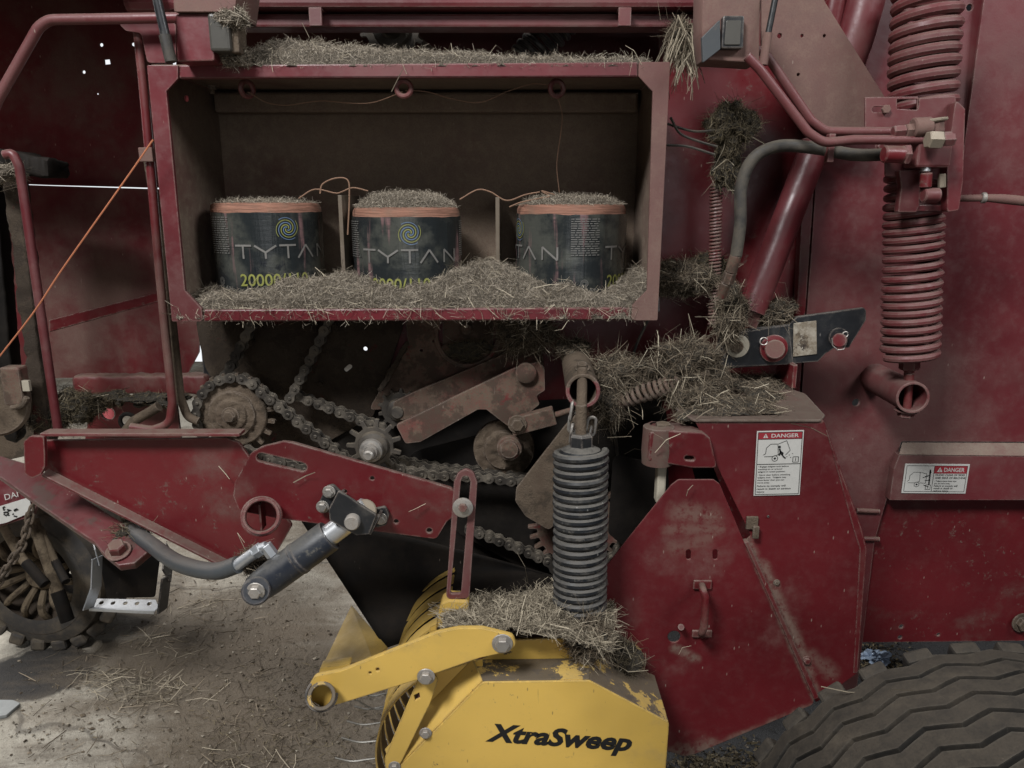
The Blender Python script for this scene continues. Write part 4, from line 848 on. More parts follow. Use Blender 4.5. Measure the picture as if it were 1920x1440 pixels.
top = [PZ(x, y, zs) for x, y in ((1300, 787), (1540, 787), (1547, 778), (1510, 738), (1486, 730), (1490, 705), (1330, 700), (1255, 740), (1270, 768))]
ch = plate('chain_shield', [(1302, 787), (1542, 787), (1546, 792), (1616, 990), (1626, 1030), (1608, 1262), (1530, 1318), (1392, 1020), (1408, 1004)], YS, .005, M['red_shield'], B, r=.004); ch['label'] = 'red chain shield with a danger decal'
plate('shield_top', top, 0, .005, M['dust_top'], ch, plane=((0, 0, zs), (0, 0, 1)), world=True, r=.012, holes=[('q', [(1348, 728), (1388, 728), (1390, 750), (1349, 750)], .002)])
plate('shield_liner', [(1342, 720), (1396, 720), (1398, 762), (1342, 762)], 0, .004, M['red_clean'], ch, plane=((0, 0, zs - .03), (0, 0, 1)))
plate('side_flange', [(1545, 792), (1615, 990), (1625, 1030), (1608, 1262), (1600, 1262), (1612, 1030), (1600, 992)], YS - .001, .09, M['red_dusty'], ch, r=.001)
plate('shield_back', [(1270, 770), (1302, 788), (1392, 1010), (1392, 1030), (1330, 1000)], YS + .12, .004, M['grime_shade'], ch, r=.001)  # black colour paints the shade in the door gap
dr = plate('shield_door', [(1137, 1060), (1258, 910), (1272, 899), (1338, 899), (1350, 908), (1396, 1018), (1527, 1312), (1524, 1322), (1300, 1416), (1282, 1419), (1250, 1408), (1128, 1180)], YS - .022, .005, M['red_door'], B, r=.010, bev=.002,
           holes=[('s', 1291, 1035, 1291, 1045, 4.5), ('s', 1341, 1035, 1341, 1045, 4.5), ('c', 1264, 1194, 12)]); dr['label'] = 'red hinged shield door with handle, dusty at the bottom'
hd = G(); hd.tube(path([P(1316, 1098, YS - .03), P(1318, 1106, YS - .075), P(1323, 1120, YS - .078), P(1320, 1176, YS - .078), P(1316, 1186, YS - .075), P(1316, 1190, YS - .03)], .012), .0085, 12); hd.build('handle', M['red_dusty'], dr)
G().box(P(1317, 1096, YS - .026), (.042, .006, .022)).build('handle_plate', M['red'], dr, False, .002); G().box(P(1316, 1188, YS - .026), (.046, .006, .018)).build('handle_plate', M['red_dusty'], dr, False, .002)
G().cyl(P(1277, 1176, YS - .02), P(1277, 1176, YS - .045), .0075, 14).build('knob', M['red_dusty'], dr)
plate('edge_flange', [(1396, 1018), (1404, 1016), (1536, 1308), (1527, 1312)], YS - .026, .02, M['red_dusty'], dr, r=.001)
lt = G(); lt.box(P(1410, 980, YS - .004), (.026, .006, .030)); lt = lt.build('latch', M['mud'], ch, False, .001); 
G().box(P(1417, 998, YS - .012), (.014, .008, .03)).build('latch_tongue', M['mud'], ch, False, .002)
bolt(P(1456, 1092, YS), .0055, ch, 'mud'); bolt(P(1440, 968, YS), .003, ch, 'black', washer=False); bolt(P(1512, 1238, YS), .008, ch, 'red_dusty')
hb = plate('hinge_bracket', [(1232, 806), (1320, 812), (1332, 822), (1345, 878), (1300, 878), (1215, 864), (1218, 812)], YS - .02, .07, M['red'], B, r=.008, bev=.003, holes=[('s', 1288, 859, 1298, 860, 4)])
g = G(); g.lathe([(0, .034), (.03, .036), (.085, .034), (.09, .02)], P(1232, 868, YS + .01), (0, 0, 1), 22); g.build('hinge_knuckle', M['dust_top'], hb); bolt(P(1243, 806, YS + .01), .017, hb, 'mud', ax=(0, 0, 1))
g = G(); g.bar(P(1240, 866, YS + .02), P(1236, 940, YS + .02), .02, .032, (0, 1, 0)); g.build('hinge_post', M['ivory'], B, False, .004)
plate('chain_cover', [(1150, 850), (1230, 870), (1250, 1000), (1200, 1050), (1140, 1000)], 1.9, .004, M['grime_shade'], B, r=.02)  # black sheet painted as the shade of the opening by the hinge

# ---- danger decals
def line_g(g, pts, o, u, v, wd):
    for a, b in zip(pts, pts[1:]):
        A, Bp = o + u * a[0] + v * a[1], o + u * b[0] + v * b[1]; d = unit(Bp - A); n = np.cross(d, np.cross(u, v)); g.add([A - n * wd / 2, A + n * wd / 2, Bp + n * wd / 2, Bp - n * wd / 2], [(0, 1, 2, 3)])
def disc_g(g, c, r, o, u, v, n=14): g.add([o + u * (c[0] + r * math.cos(t)) + v * (c[1] + r * math.sin(t)) for t in np.linspace(0, 2 * math.pi, n, endpoint=False)], [tuple(range(n))])
def decal(tl, tr, bl, Y, parent, rows, landscape=False, label=None):
    A, Bq, C = P(*tl, Y), P(*tr, Y), P(*bl, Y); u = unit(Bq - A); v = unit(A - C); v = unit(v - u * np.dot(u, v)); n = np.cross(u, v); W, Ht = np.linalg.norm(Bq - A), np.linalg.norm(A - C)
    o0 = A - v * Ht
    def quad(x0, y0, x1, y1, lift, mat, name, par):
        o = o0 + n * lift; return G().add([o + u * x0 + v * y0, o + u * x1 + v * y0, o + u * x1 + v * y1, o + u * x0 + v * y1], [(0, 1, 2, 3)]).build(name, mat, par, False)
    g = G(); g.box(o0 + u * W / 2 + v * Ht / 2 + n * .0012, (W, Ht, .0012), np.stack([u, v, n], 1)); d = g.build('danger_decal', M['white'], parent, False); 
    if label: d['label'] = label
    o = o0 + n * .0024
    g = G(); m = .03 * W; line_g(g, [(m, m), (W - m, m), (W - m, Ht - m), (m, Ht - m), (m, m)], o, u, v, .0012)
    hx0, hh = (W * .46, .26 * Ht) if landscape else (m, .105 * Ht)
    quad(hx0, Ht - m - hh, W - m, Ht - m, .0021, M['decal_red'], 'header', d)
    tg = G(); ch_ = hh * .52; text_g(tg, 'DANGER', o + u * (hx0 + (W - m - hx0) * .30) + v * (Ht - m - hh * .77), u, v, height=ch_, width=(W - m - hx0) * .62, bold=.012)
    cx, cy, q = hx0 + (W - m - hx0) * .17, Ht - m - hh * .80, hh * .62; tg.add([o + u * (cx - q * .55) + v * cy, o + u * (cx + q * .55) + v * cy, o + u * cx + v * (cy + q)], [(0, 1, 2)]); tg.build('lettering', M['white'], d, False)
    disc_o = o + n * .0002; e = G(); line_g(e, [(cx, cy + q * .25), (cx, cy + q * .7)], disc_o, u, v, q * .14); disc_g(e, (cx, cy + q * .13), q * .08, disc_o, u, v, 8); e.build('warning_mark', M['decal_red'], d, False)
    # pictogram: baler, raised tailgate, wheel, thrown figure
    if landscape: px, py, k = m + W * .03, m + Ht * .16, Ht * .62; line_g(g, [(W * .46, m), (W * .46, Ht - m)], o, u, v, .0012)
    else: px, py, k = W * .16, Ht * .535, Ht * .33; line_g(g, [(m, Ht * .49), (W - m, Ht * .49)], o, u, v, .0014); line_g(g, [(m, Ht - m - hh), (W - m, Ht - m - hh)], o, u, v, .001)
    def q2(pts): return [(px + a * k, py + b * k) for a, b in pts]
    for ln in ([(0, .30), (.10, .36), (.12, .62), (.30, .80), (.62, .80), (.66, .30), (.40, .22), (.05, .22)], [(.64, .80), (1.0, .95), (1.18, .50), (.98, .28)] if not landscape else [(.62, .80), (.98, .72), (.98, .20), (.66, .22)]):
        line_g(g, q2(ln), o, u, v, .0011)
    c = [(.52 + .13 * math.cos(t), .13 + .13 * math.sin(t)) for t in np.linspace(0, 6.283, 15)]; line_g(g, q2(c), o, u, v, .0012); disc_g(g, q2([(.52, .13)])[0], k * .05, o, u, v)
    if not landscape:
        disc_g(g, q2([(.70, .66)])[0], k * .06, o, u, v); line_g(g, q2([(.70, .58), (.76, .42), (.70, .26)]), o, u, v, .004); line_g(g, q2([(.74, .46), (.88, .36), (.80, .28)]), o, u, v, .003); line_g(g, q2([(.76, .40), (.90, .20), (1.0, .12)]), o, u, v, .003)
        for a, b in ((1.05, .2), (1.15, .28), (1.22, .16), (1.3, .34)): disc_g(g, q2([(a, b)])[0], k * .022, o, u, v, 6)
    else:
        for a, b in ((.9, .55), (.92, .35), (.88, .1), (.80, .5)): line_g(g, q2([(a, b), (a + .28, b + (b - .3) * .5)]), o, u, v, .002)
        line_g(g, q2([(1.14, .95), (1.16, .1)]), o, u, v, .004); disc_g(g, q2([(1.15, .8)])[0], k * .06, o, u, v)
    bx0, by0, bw = (W * .36, m * 2.2, W * .075) if landscape else (W * .80, Ht * .515, W * .12)
    line_g(g, [(bx0, by0), (bx0 + bw, by0), (bx0 + bw, by0 + bw), (bx0, by0 + bw), (bx0, by0)], o, u, v, .0012); line_g(g, [(bx0 + bw / 2, by0 + bw * .2), (bx0 + bw / 2, by0 + bw * .8)], o, u, v, .0012)
    g.build('pictogram', M['ink'], d, False)
    tg = G(); x0 = W * .49 if landscape else W * .06
    for i, (yy, s_, ht) in enumerate(rows): text_g(tg, s_, o + u * x0 + v * (Ht * yy), u, v, height=Ht * ht, bold=.010, xs=(.98 if landscape else 1.30))
    tg.build('lettering', M['ink'], d, False); return d
decal((1419, 808), (1507, 806), (1413, 929), YS - .0005, ch, [(.445, '• Engage tailgate lock before', .021), (.405, '   working on or around', .021), (.365, '   tailgate in raised position.', .021), (.315, '• Stand clear before unlocking', .021), (.275, '   tailgate lock.  Tailgate may', .021),
      (.235, '   close faster than you can', .021), (.195, '   move away.', .021), (.14, 'Failure to comply will', .026), (.095, 'result in death or serious', .026), (.05, 'injury.', .026)], label='upright danger decal about the tailgate lock')
decal((1697, 869), (1818, 870), (1690, 924), 2.0315, B, [(.60, 'STAND CLEAR OF SIDES', .062), (.50, 'AND REAR OF MACHINE', .062), (.40, '• Tailgate opens faster than', .045), (.32, '   you can move away.', .045), (.23, 'Failure to comply will', .062), (.145, 'result in death or', .062), (.06, 'serious injury.', .062)], True, 'wide danger decal on the rear ledge face')

# ---- wheel (right): ribbed tyre lying along the travel direction
RW = .470; wc = np.array([P(1845, 1206, 1.20)[0] + .02, 1.03, RW])
wh = G(); hw = .20
prof = [(-hw, .24), (-hw - .01, .30), (-hw + .005, RW - .06), (-hw + .03, RW - .026), (-hw * .5, RW - .024), (0, RW - .020), (hw * .5, RW - .024), (hw - .03, RW - .026), (hw - .005, RW - .06), (hw + .01, .30), (hw, .24)]
wh.lathe(prof, wc, (0, 1, 0), 96); wh = wh.build('wheel', M['groove'], B); wh['label'] = 'ribbed flotation tyre with zigzag grooves'
G().lathe([(-.15, .0), (-.15, .08), (-.10, .10), (-.12, .22), (-hw, .235), (-hw, .25), (hw, .25), (hw, .235), (.1, .22), (.1, 0)], wc, (0, 1, 0), 40).build('rim', M['ivory'], wh)
NZ = 28
def rib(y0, y1, z0, z1):
    seg = NZ * 4; V = []; amp = .0085
    for i in range(seg):
        a = 2 * math.pi * i / seg; q = (i % 4) / 4; z = amp * (4 * abs(q - .5) - 1)
        for yy, zz in ((y0, z0), (y1, z1)):
            Y = yy + (z if zz else 0)
            for dr in (0, 1):
                crown = RW - .0 - .55 * (Y * Y) * .9; r = crown - (.026 if dr == 0 else 0); V.append((wc[0] + r * math.sin(a), wc[1] + Y, wc[2] + r * math.cos(a)))
    Fq = []
    for i in range(seg):
        a, b = i * 4, ((i + 1) % seg) * 4; Fq += [(a + 1, b + 1, b + 3, a + 3), (a, b, b + 1, a + 1), (a + 2, a + 3, b + 3, b + 2)]
    o = raw_mesh('tread_rib', np.array(V), np.array(Fq), M['tyre'], wh, False); return o
edges = np.linspace(-.178, .178, 9)
for i in range(8): rib(edges[i] + .0052, edges[i + 1] - .0052, 1, 1)
NB = 34; src = None
for i in range(NB):
    a = 2 * math.pi * (i + .5) / NB
    if math.cos(a) < -.2: continue
    p = wc + np.array([(RW - .026) * math.sin(a), hw - .012, (RW - .026) * math.cos(a)])
    if src is None:
        src = G().box((0, 0, 0), (.048, .026, .030)).build('shoulder_block', M['tyre'], wh, False, .006); src.location = Vector(p - _wl(wh)); src.rotation_euler = (.25, a, 0)
    else: inst(src, wh, p, (.25, a, 0))

# ================================================================== pickup (yellow)
K = thing('pickup_head', 'yellow pickup head with curved bands and wire tines under the black spring', 'pickup', (.05, 1.5, .3))
YP = 1.36
pa = plate('side_guard', [(735, 1452), (905, 1279), (1105, 1276), (1255, 1355), (1243, 1520), (700, 1520)], YP, .006, M['yellow'], K, r=.012, bev=.002); pa['label'] = 'flat yellow guard with black lettering'
u = unit(P(1183, 1408, YP) - P(912, 1389, YP)); v = np.array([-u[2], 0, u[0]])
tg = G(); text_g(tg, 'XtraSweep', P(910, 1388, YP) + np.array([0, -.0007, 0]), u, v, height=36 * S(1040, 1380, YP), width=np.linalg.norm(P(1183, 1408, YP) - P(910, 1388, YP)), shear=.28, bold=.038); tg.build('lettering', M['ink'], pa, False)
# folded returns of the guard: left chamfer, top ledge, right slope
fl = lambda x, y, dy: P(x, y, YP) + np.array([0, dy, 0])
quadsheet('chamfer_left', [fl(734, 1451, .003), fl(904, 1278, .003), fl(904, 1278, .05) + (-.022, 0, .020), fl(734, 1451, .05) + (-.022, 0, .020)], 'yellow', pa)
quadsheet('top_ledge', [fl(905, 1277, .003), fl(1105, 1274, .003), fl(1112, 1274, .075), fl(885, 1277, .075)], 'yellow_worn', pa)
quadsheet('right_slope', [fl(1106, 1275, .003), fl(1254, 1354, .003), fl(1254, 1354, .16), fl(1110, 1275, .12)], 'yellow_worn', pa)
quadsheet('back_slope', [fl(1115, 1262, .17), fl(1240, 1345, .18), fl(1225, 1300, .30), fl(1110, 1225, .28)], 'yellow_worn', K)
plate('gearcase_side', [(882, 1252), (960, 1200), (1078, 1196), (1112, 1240), (1110, 1262), (890, 1270)], YP + .076, .006, M['yellow'], K, r=.006)
am = plate('lift_arm', [(578, 1288), (590, 1268), (640, 1258), (820, 1186), (860, 1178), (905, 1178), (962, 1192), (968, 1208), (958, 1222), (900, 1234), (780, 1276), (645, 1318), (606, 1328), (580, 1312)], YP - .02, .012, M['yellow'], K, r=.014, bev=.002, holes=[('c', 708, 1256, 3.5), ('c', 694, 1262, 2.5)]); am['label'] = 'bent yellow lift arm ending in an open tube'
bolt(P(942, 1206, YP - .02), .0145, am, 'zinc'); bolt(P(799, 1268, YP - .022), .0125, am, 'zinc')
s = S(603, 1305, YP)
G().pipe(P(603, 1305, YP + .10), P(603, 1305, YP - .055), 25 * s, 18 * s, 28).build('end_tube', M['yellow_worn'], am); G().pipe(P(603, 1303, YP - .012), P(603, 1303, YP - .028), 30 * s, 25.5 * s, 28).build('collar', M['black'], am)
plate('strut', [(786, 1268), (812, 1262), (822, 1275), (806, 1320), (752, 1430), (735, 1450), (722, 1440), (722, 1420)], YP + .0, .006, M['yellow'], K, r=.01, holes=[('q', [(776, 1304), (786, 1299), (788, 1309), (778, 1314)], .0005)])
bolt(P(740, 1437, YP), .009, K, 'zinc'); bolt(P(798, 1374, YP), .009, K, 'zinc')
plate('inner_side', [(815, 1262), (905, 1236), (905, 1280), (735, 1448), (760, 1410), (800, 1330)], YP + .05, .005, M['yellow'], K, r=.004)
plate('stop_bracket', [(822, 1150), (828, 1134), (842, 1128), (880, 1130), (870, 1190), (828, 1192)], 1.49, .05, M['yellow'], K, r=.012)
for x0 in (806, 826): plate('stop_rib', [(x0, 1176), (x0 + 14, 1168), (x0 + 12, 1190), (x0 - 2, 1196)], 1.55, .02, M['yellow'], K, r=.002)
quadsheet('wind_guard', [P(604, 1254, 1.72), P(660, 1136, 1.95), P(728, 1216, 1.72), P(700, 1238, 1.66)], 'yellow', K); plate('guard_tube', [(600, 1252), (660, 1244), (640, 1270), (596, 1276)], 1.60, .03, M['yellow'], K)
# curved stripper bands and tines round the reel axis
rc = P(905, 1440, 1.40); Rb = np.linalg.norm((P(702, 1400, 1.40) - rc)[[0, 2]])
for i in range(9):
    yy = 1.43 + .062 * i; V = []; seg = 20; rr = Rb * (1 + .004 * i)
    for a in np.linspace(rad(112), rad(222), seg):
        for dy in (0, .043):
            for d in (0, .004): V.append((rc[0] + (rr - d) * math.cos(a), yy + dy, rc[2] + (rr - d) * math.sin(a)))
    Fq = []
    for j in range(seg - 1):
        a, b = j * 4, j * 4 + 4; Fq += [(a, b, b + 2, a + 2), (a + 1, a + 3, b + 3, b + 1), (a, a + 1, b + 1, b), (a + 2, b + 2, b + 3, a + 3)]
    raw_mesh('stripper_band', np.array(V), np.array(Fq), M['yellow'], K, True)
G().cyl(rc + (0, .03, 0), rc + (0, .62, 0), Rb * .72, 28).build('reel', M['grime'], K)
for i, (x0, y0, x1, y1, Y) in enumerate(((722, 1301, 678, 1303, 1.98), (715, 1326, 664, 1328, 1.92), (716, 1330, 668, 1316, 1.90), (708, 1356, 650, 1356, 1.84), (702, 1390, 640, 1387, 1.74), (690, 1424, 628, 1425, 1.62))):
    G().tube(smooth_path([P(x0 + 60, y0 - 8, Y), P(x0, y0, Y), P((x0 + x1) / 2, (y0 + y1) / 2 + 3, Y), P(x1, y1 - 4, Y)], 14), .0026, 7).build('tine', M['tine'], K)

# ================================================================== twine balls in the box
def ball(px, yt, Y, rpx, start, label, tilt=0):
    c = P(px, yt, Y); s = S(px, yt, Y); R = rpx * s; top = c[2]; bot = zb + .012; base = np.array([c[0], Y, bot]); Ht = top - bot
    o = thing('twine_ball', label, 'twine ball', tuple(base), 'wrapped twine balls in the box')
    G().lathe([(0, .03), (0, R * .96), (.01, R * .985), (Ht - .012, R * .985), (Ht - .003, R * .955), (Ht, R * .90), (Ht - .004, R * .25), (Ht - .05, R * .22)], base, (0, 0, 1), 48).build('twine_winding', M['bale_twine'], o)
    wt = Ht - 17 * s; n = 64; V = []; nz = 12
    for i in range(n):
        a = 2 * math.pi * i / n
        for j in range(nz):
            z = .004 + (wt - .004) * j / (nz - 1) + (.003 * mnoise.noise(Vector((a * 3, px, 1))) if j == nz - 1 else 0); wr = .0022 * mnoise.noise(Vector((a * 5, z * 9, px))); V.append((base[0] + (R + wr) * math.sin(a), base[1] - (R + wr) * math.cos(a), base[2] + z))
    Fq = []
    for i in range(n):
        for j in range(nz - 1): q = (i + 1) % n; Fq.append((i * nz + j, q * nz + j, q * nz + j + 1, i * nz + j + 1))
    wr = raw_mesh('wrapper', np.array(V), np.array(Fq), M['wrap'], o, True)
    def cyl(sx, z, lift=.0022):                       # arc length along the label, height below the ball's top
        a = sx / R; return (base[0] + (R + lift) * math.sin(a), base[1] - (R + lift) * math.cos(a), top - z)
    def strokes(g, segs, ox, oz, w_, h_, wd):
        for seg in segs:
            (x0, z0), (x1, z1) = seg; A = np.array([ox + x0 * w_, oz - z0 * h_]); Bq = np.array([ox + x1 * w_, oz - z1 * h_]); d = unit(Bq - A); nn = np.array([-d[1], d[0]]) * wd / 2; m = 5; v = []
            for q in np.linspace(0, 1, m):
                p = A + (Bq - A) * q
                for sg in (-1, 1): v.append(cyl(p[0] + sg * nn[0], p[1] + sg * nn[1]))
            g.add(v, [(2 * i, 2 * i + 2, 2 * i + 3, 2 * i + 1) for i in range(m - 1)])
    deg = math.pi / 180 * R
    T = [((0, 1), (1, 1)), ((.5, 1), (.5, 0))]; Yg = [((0, 1), (.5, .48)), ((1, 1), (.5, .48)), ((.5, .5), (.5, 0))]; A_ = [((0, 0), (.5, 1)), ((.5, 1), (1, 0))]; N_ = [((0, 0), (0, 1)), ((0, 1), (1, 0)), ((1, 0), (1, 1))]
    zT, hT = 97 * s, 23 * s
    for rep in (-2, -1, 0, 1):
        s0 = (start + rep * 155)
        if s0 > 88 or s0 + 150 < -88: continue
        vis = lambda a, b: s0 + a < 100 and s0 + b > -100
        for L_, a0, aw in ((T, 0, 17), (Yg, 20, 21), (T, 44, 17), (A_, 63, 19), (N_, 90, 16)):
            if vis(a0, a0 + aw): g_ = G(); strokes(g_, L_, (s0 + a0) * deg, zT, aw * deg, hT, 3.4 * s); g_.build('letter', M['print_white'], wr, False)
        if vis(3, 90):
            g_ = G(); q, f = text_data('20000/110', 0, .012); sc = 21 * s / .69; g_.add([cyl((s0 + 3) * deg + x * sc * .95, 145 * s - y * sc) for x, y in q], f); g_.build('lettering', M['print_yellow'], wr, False)
        if vis(40, 66):
            for k_, ph in enumerate((0, 1.57, 3.14, 4.71)):
                g_ = G(); pr = None
                for q in np.linspace(0, 1, 40):
                    r_ = (2 + 19 * q) * s; a = ph + 7.0 * q; cc = np.array([(s0 + 53) * deg + r_ * math.cos(a), 45 * s - r_ * math.sin(a)])
                    if pr is not None:
                        d = unit(cc - pr); nn = np.array([-d[1], d[0]]) * (.45 + .5 * (1 - q)) * s; g_.add([cyl(*(pr - nn)), cyl(*(cc - nn)), cyl(*(cc + nn)), cyl(*(pr + nn))], [(0, 1, 2, 3)])
                    pr = cc
                g_.build('emblem', M['print_blue' if k_ % 2 else 'print_yellow'], wr, False)
        if vis(119, 148):
            rnd = random.Random(3); gg = G()
            for row in range(17):
                x = s0 + 119.
                while x < s0 + 146:
                    w_ = rnd.uniform(2, 6.5); x2 = min(x + w_, s0 + 148); z = (26 + row * 3.9) * s
                    gg.add([cyl(x * deg, z), cyl(x2 * deg, z), cyl(x2 * deg, z - 1.6 * s), cyl(x * deg, z - 1.6 * s)], [(0, 1, 2, 3)]); x = x2 + 1.2
            o2 = gg.build('small_print', M['print_grey'], wr, False); o2['kind'] = 'stuff'
            g_ = G(); q, f = text_data('TYTAN', 0, 0); sc = 6.5 * s / .69; g_.add([cyl((s0 + 123) * deg + x * sc * 1.5, 153 * s - y * sc) for x, y in q], f); g_.build('lettering', M['print_grey'], wr, False)
            for r_ in (2.5, 4.5, 6.5):
                g_ = G()
                for k_ in range(16):
                    a, b = 2 * math.pi * k_ / 16, 2 * math.pi * (k_ + 1) / 16; cx, cz = (s0 + 133) * deg, 138 * s
                    g_.add([cyl(cx + r_ * s * math.cos(a), cz + r_ * s * math.sin(a)), cyl(cx + r_ * s * math.cos(b), cz + r_ * s * math.sin(b)), cyl(cx + (r_ + .9) * s * math.cos(b), cz + (r_ + .9) * s * math.sin(b)), cyl(cx + (r_ + .9) * s * math.cos(a), cz + (r_ + .9) * s * math.sin(a))], [(0, 1, 2, 3)])
                g_.build('emblem', M['print_grey'], wr, False)
    return o, np.array([c[0], Y, top]), R
balls = [ball(499, 380, 2.03, 101, -17, 'leftmost of the three wrapped twine balls, with only thin chaff on top'),
         ball(762, 388, 2.005, 101, -43, 'middle twine ball in the box with a thick cap of chaff'),
         ball(1071, 383, 2.02, 103, 32, 'rightmost twine ball in the box with the block of small print facing out')]
# ================================================================== loose twine
def strand(name, pts, Y, r, mat, label, n=30, cat='twine'):
    o = G().tube(smooth_path(pix(pts, Y), n), r, 6).build(name, M[mat], None); return tag(o, label, cat)
strand('baler_twine', [(287, 262), (240, 330), (120, 500), (60, 590), (-30, 705)], 1.74, .0019, 'twine', 'taut orange twine slanting down to the left edge')
strand('baler_twine', [(464, 172), (500, 192), (540, 197), (600, 189), (650, 193), (700, 192), (755, 172)], [1.87, 1.88, 1.88, 1.87, 1.86, 1.85, 1.83], .0011, 'twine_old', 'thin twine sagging between the left and middle eyelets', 40)
strand('baler_twine', [(760, 170), (800, 172), (850, 186), (900, 192), (950, 172), (1000, 157), (1040, 162)], [1.83, 1.85, 1.86, 1.86, 1.86, 1.86, 1.86], .0011, 'twine_old', 'thin twine sagging between the middle and right eyelets', 40)
strand('baler_twine', [(1044, 178), (1054, 215), (1050, 260), (1044, 310), (1049, 362)], [1.86, 1.9, 1.94, 1.98, 2.0], .0011, 'twine_old', 'thin twine hanging from the right eyelet to the right ball')
strand('baler_twine', [(560, 372), (590, 355), (628, 362), (640, 360), (662, 352), (690, 358)], 1.97, .0019, 'twine_old', 'twine lying over the left divider between two balls')
strand('baler_twine', [(600, 363), (605, 345), (630, 334), (652, 338), (655, 370), (652, 440)], 1.93, .0019, 'twine_old', 'looped twine end hanging beside the left divider')
strand('baler_twine', [(862, 374), (895, 356), (920, 360), (950, 376), (985, 365), (1012, 360)], 1.96, .0019, 'twine_old', 'twine arching over the right divider')
strand('baler_twine', [(955, 388), (975, 380), (1010, 372), (1030, 368), (1015, 358), (1040, 365)], 1.96, .0019, 'twine_old', 'frayed twine curl on top of the right ball')

# ================================================================== heaps of hay and chaff
def heap(name, label, x0, x1, Y0, Y1, zf, hf, n, **kw):
    """heap on a level base: x range at px, height hf(u, v) above zf"""
    nu, nv = 90, 26; V = []
    for i in range(nu):
        for j in range(nv):
            u, v = i / (nu - 1), j / (nv - 1); V.append((x0 + (x1 - x0) * u, Y0 + (Y1 - Y0) * v, zf + max(-.01, hf(u, v))))
    return hay(name, label, np.array(V), nu, nv, n, **kw)
def interp(tab): xs, ys = zip(*tab); return lambda q: float(np.interp(q, xs, ys))
# inside the box: profile of the heap's crest
ZF = zb + .012
def zpx(px, py, Y): return P(px, py, Y)[2]
crest = interp([(0, zpx(350, 556, 1.885) - ZF), (.1, zpx(430, 548, 1.885) - ZF), (.2, zpx(530, 536, 1.885) - ZF), (.3, zpx(620, 524, 1.885) - ZF), (.42, zpx(700, 526, 1.885) - ZF), (.52, zpx(790, 530, 1.885) - ZF), (.62, zpx(890, 500, 1.885) - ZF), (.70, zpx(950, 513, 1.885) - ZF), (.8, zpx(1040, 538, 1.885) - ZF), (.9, zpx(1130, 545, 1.885) - ZF), (1, zpx(1220, 520, 1.885) - ZF)])
lip = zpx(760, 576, 1.80) - ZF
def hbox(u, v):
    c = crest(u); ed = min(1, max(0, v - .03) / .2) ** .7
    if v < .03: return lip - .03
    return (lip + .010) * (1 - ed) + c * ed + .006 * math.sin(u * 40) * ed - (.03 * max(0, v - .5))
heap('hay_heap', 'chaff and hay heap covering the floor of the twine box', xl + .012, xr - .012, 1.802, 2.18, ZF, hbox, 85000, flen=(.005, .014), lift=(.05, .9), long=900, llen=(.03, .07), amp=.017, sc=26)
# strands hanging over the lower rail
pos = np.array([P(random.uniform(390, 1190), random.uniform(574, 582), 1.792) for _ in range(150)]); nr = np.tile([0, -1., 0], (150, 1))
A, Bf = fibres(pos, nr, (.02, .055), (.0010, .0018), (.0, .35), .8, prefer=(0, 0, -.8)); tag(raw_mesh('hanging_straw', A, Bf, M['straw'], None), 'loose straws hanging over the lower rail of the twine box', 'straw', kind='stuff')
# on the box roof
zt0 = zt + .002
ct = interp([(0, .0), (.06, .03), (.12, zpx(470, 70, 1.92) - zt0), (.25, zpx(560, 76, 1.92) - zt0), (.42, zpx(700, 88, 1.92) - zt0), (.6, zpx(860, 98, 1.92) - zt0), (.75, zpx(980, 104, 1.92) - zt0), (.9, zpx(1100, 110, 1.92) - zt0), (1, .004)])
heap('hay_heap', 'long ridge of chaff lying on top of the twine box', P(395, 100, 1.85)[0], xr - .04, 1.80, 2.17, zt0, lambda u, v: (-.012 if v < .02 else .004 + max(.003, ct(u) - .014) * min(1, v / .30) ** .7), 36000, flen=(.005, .012), lift=(.1, 1.2), long=220, llen=(.02, .06), amp=.012, sc=30)
# caps on balls
for (o, c, R), h, lb, n in zip(balls, (.008, .036, .022), ('thin chaff on the leftmost twine ball', 'thick chaff cap on the middle twine ball', 'brown chaff mound on the rightmost twine ball'), (2600, 5200, 4200)):
    V = []; nu, nv = 40, 14
    for i in range(nu):
        a = 2 * math.pi * i / (nu - 1)
        for j in range(nv): q = j / (nv - 1); V.append((c[0] + R * .93 * q * math.cos(a), c[1] + R * .93 * q * math.sin(a), c[2] - .003 + h * (1 - q ** 4)))
    hay('chaff_cap', lb, np.array(V), nu, nv, n * 2, flen=(.004, .009), lift=(.2, 1.3), amp=.004, sc=60, mat='chaff', bed='chaff_bed', flip=True, cat='chaff')
# lamp cap tuft, nest, clumps
def clump(label, px, py, Y, rx, ry, rz, n, name='hay_clump', mat='chaff', bed='chaff_bed', flen=(.008, .02), long=0, llen=(.03, .08), lift=(.0, .7), seed=None, prefer=None, amp=.55):
    rx, ry, rz, n = rx * .9, ry * .8, rz * .86, int(n * 1.25); flen = (flen[0] * .7, flen[1] * .75)
    s = S(px, py, Y); V = blobV(P(px, py, Y), rx * s, ry, rz * s, seed=(seed if seed is not None else px * .37), amp=amp)
    return hay(name, label, V, 40, 28, n, flen=flen, lift=lift, mat=mat, bed=bed, long=long, llen=llen, wd=(.0006, .0012), amp=.010, sc=32, flip=True, prefer=prefer, cat='hay')
clump('fuzzy chaff capping the grey marker lamp', 436, 34, 1.745, 24, .022, 18, 1800)
clump('small chaff heap at the foot of the grey marker lamp', 440, 104, 1.79, 36, .025, 14, 2200)
clump('bird nest of mud and fibre on the side sheet beside the box', 1370, 238, 1.93, 42, .05, 46, 4200, 'bird_nest', 'chaff_dark', 'chaff_bed_dark', lift=(0, .35), flen=(.012, .03), long=30)
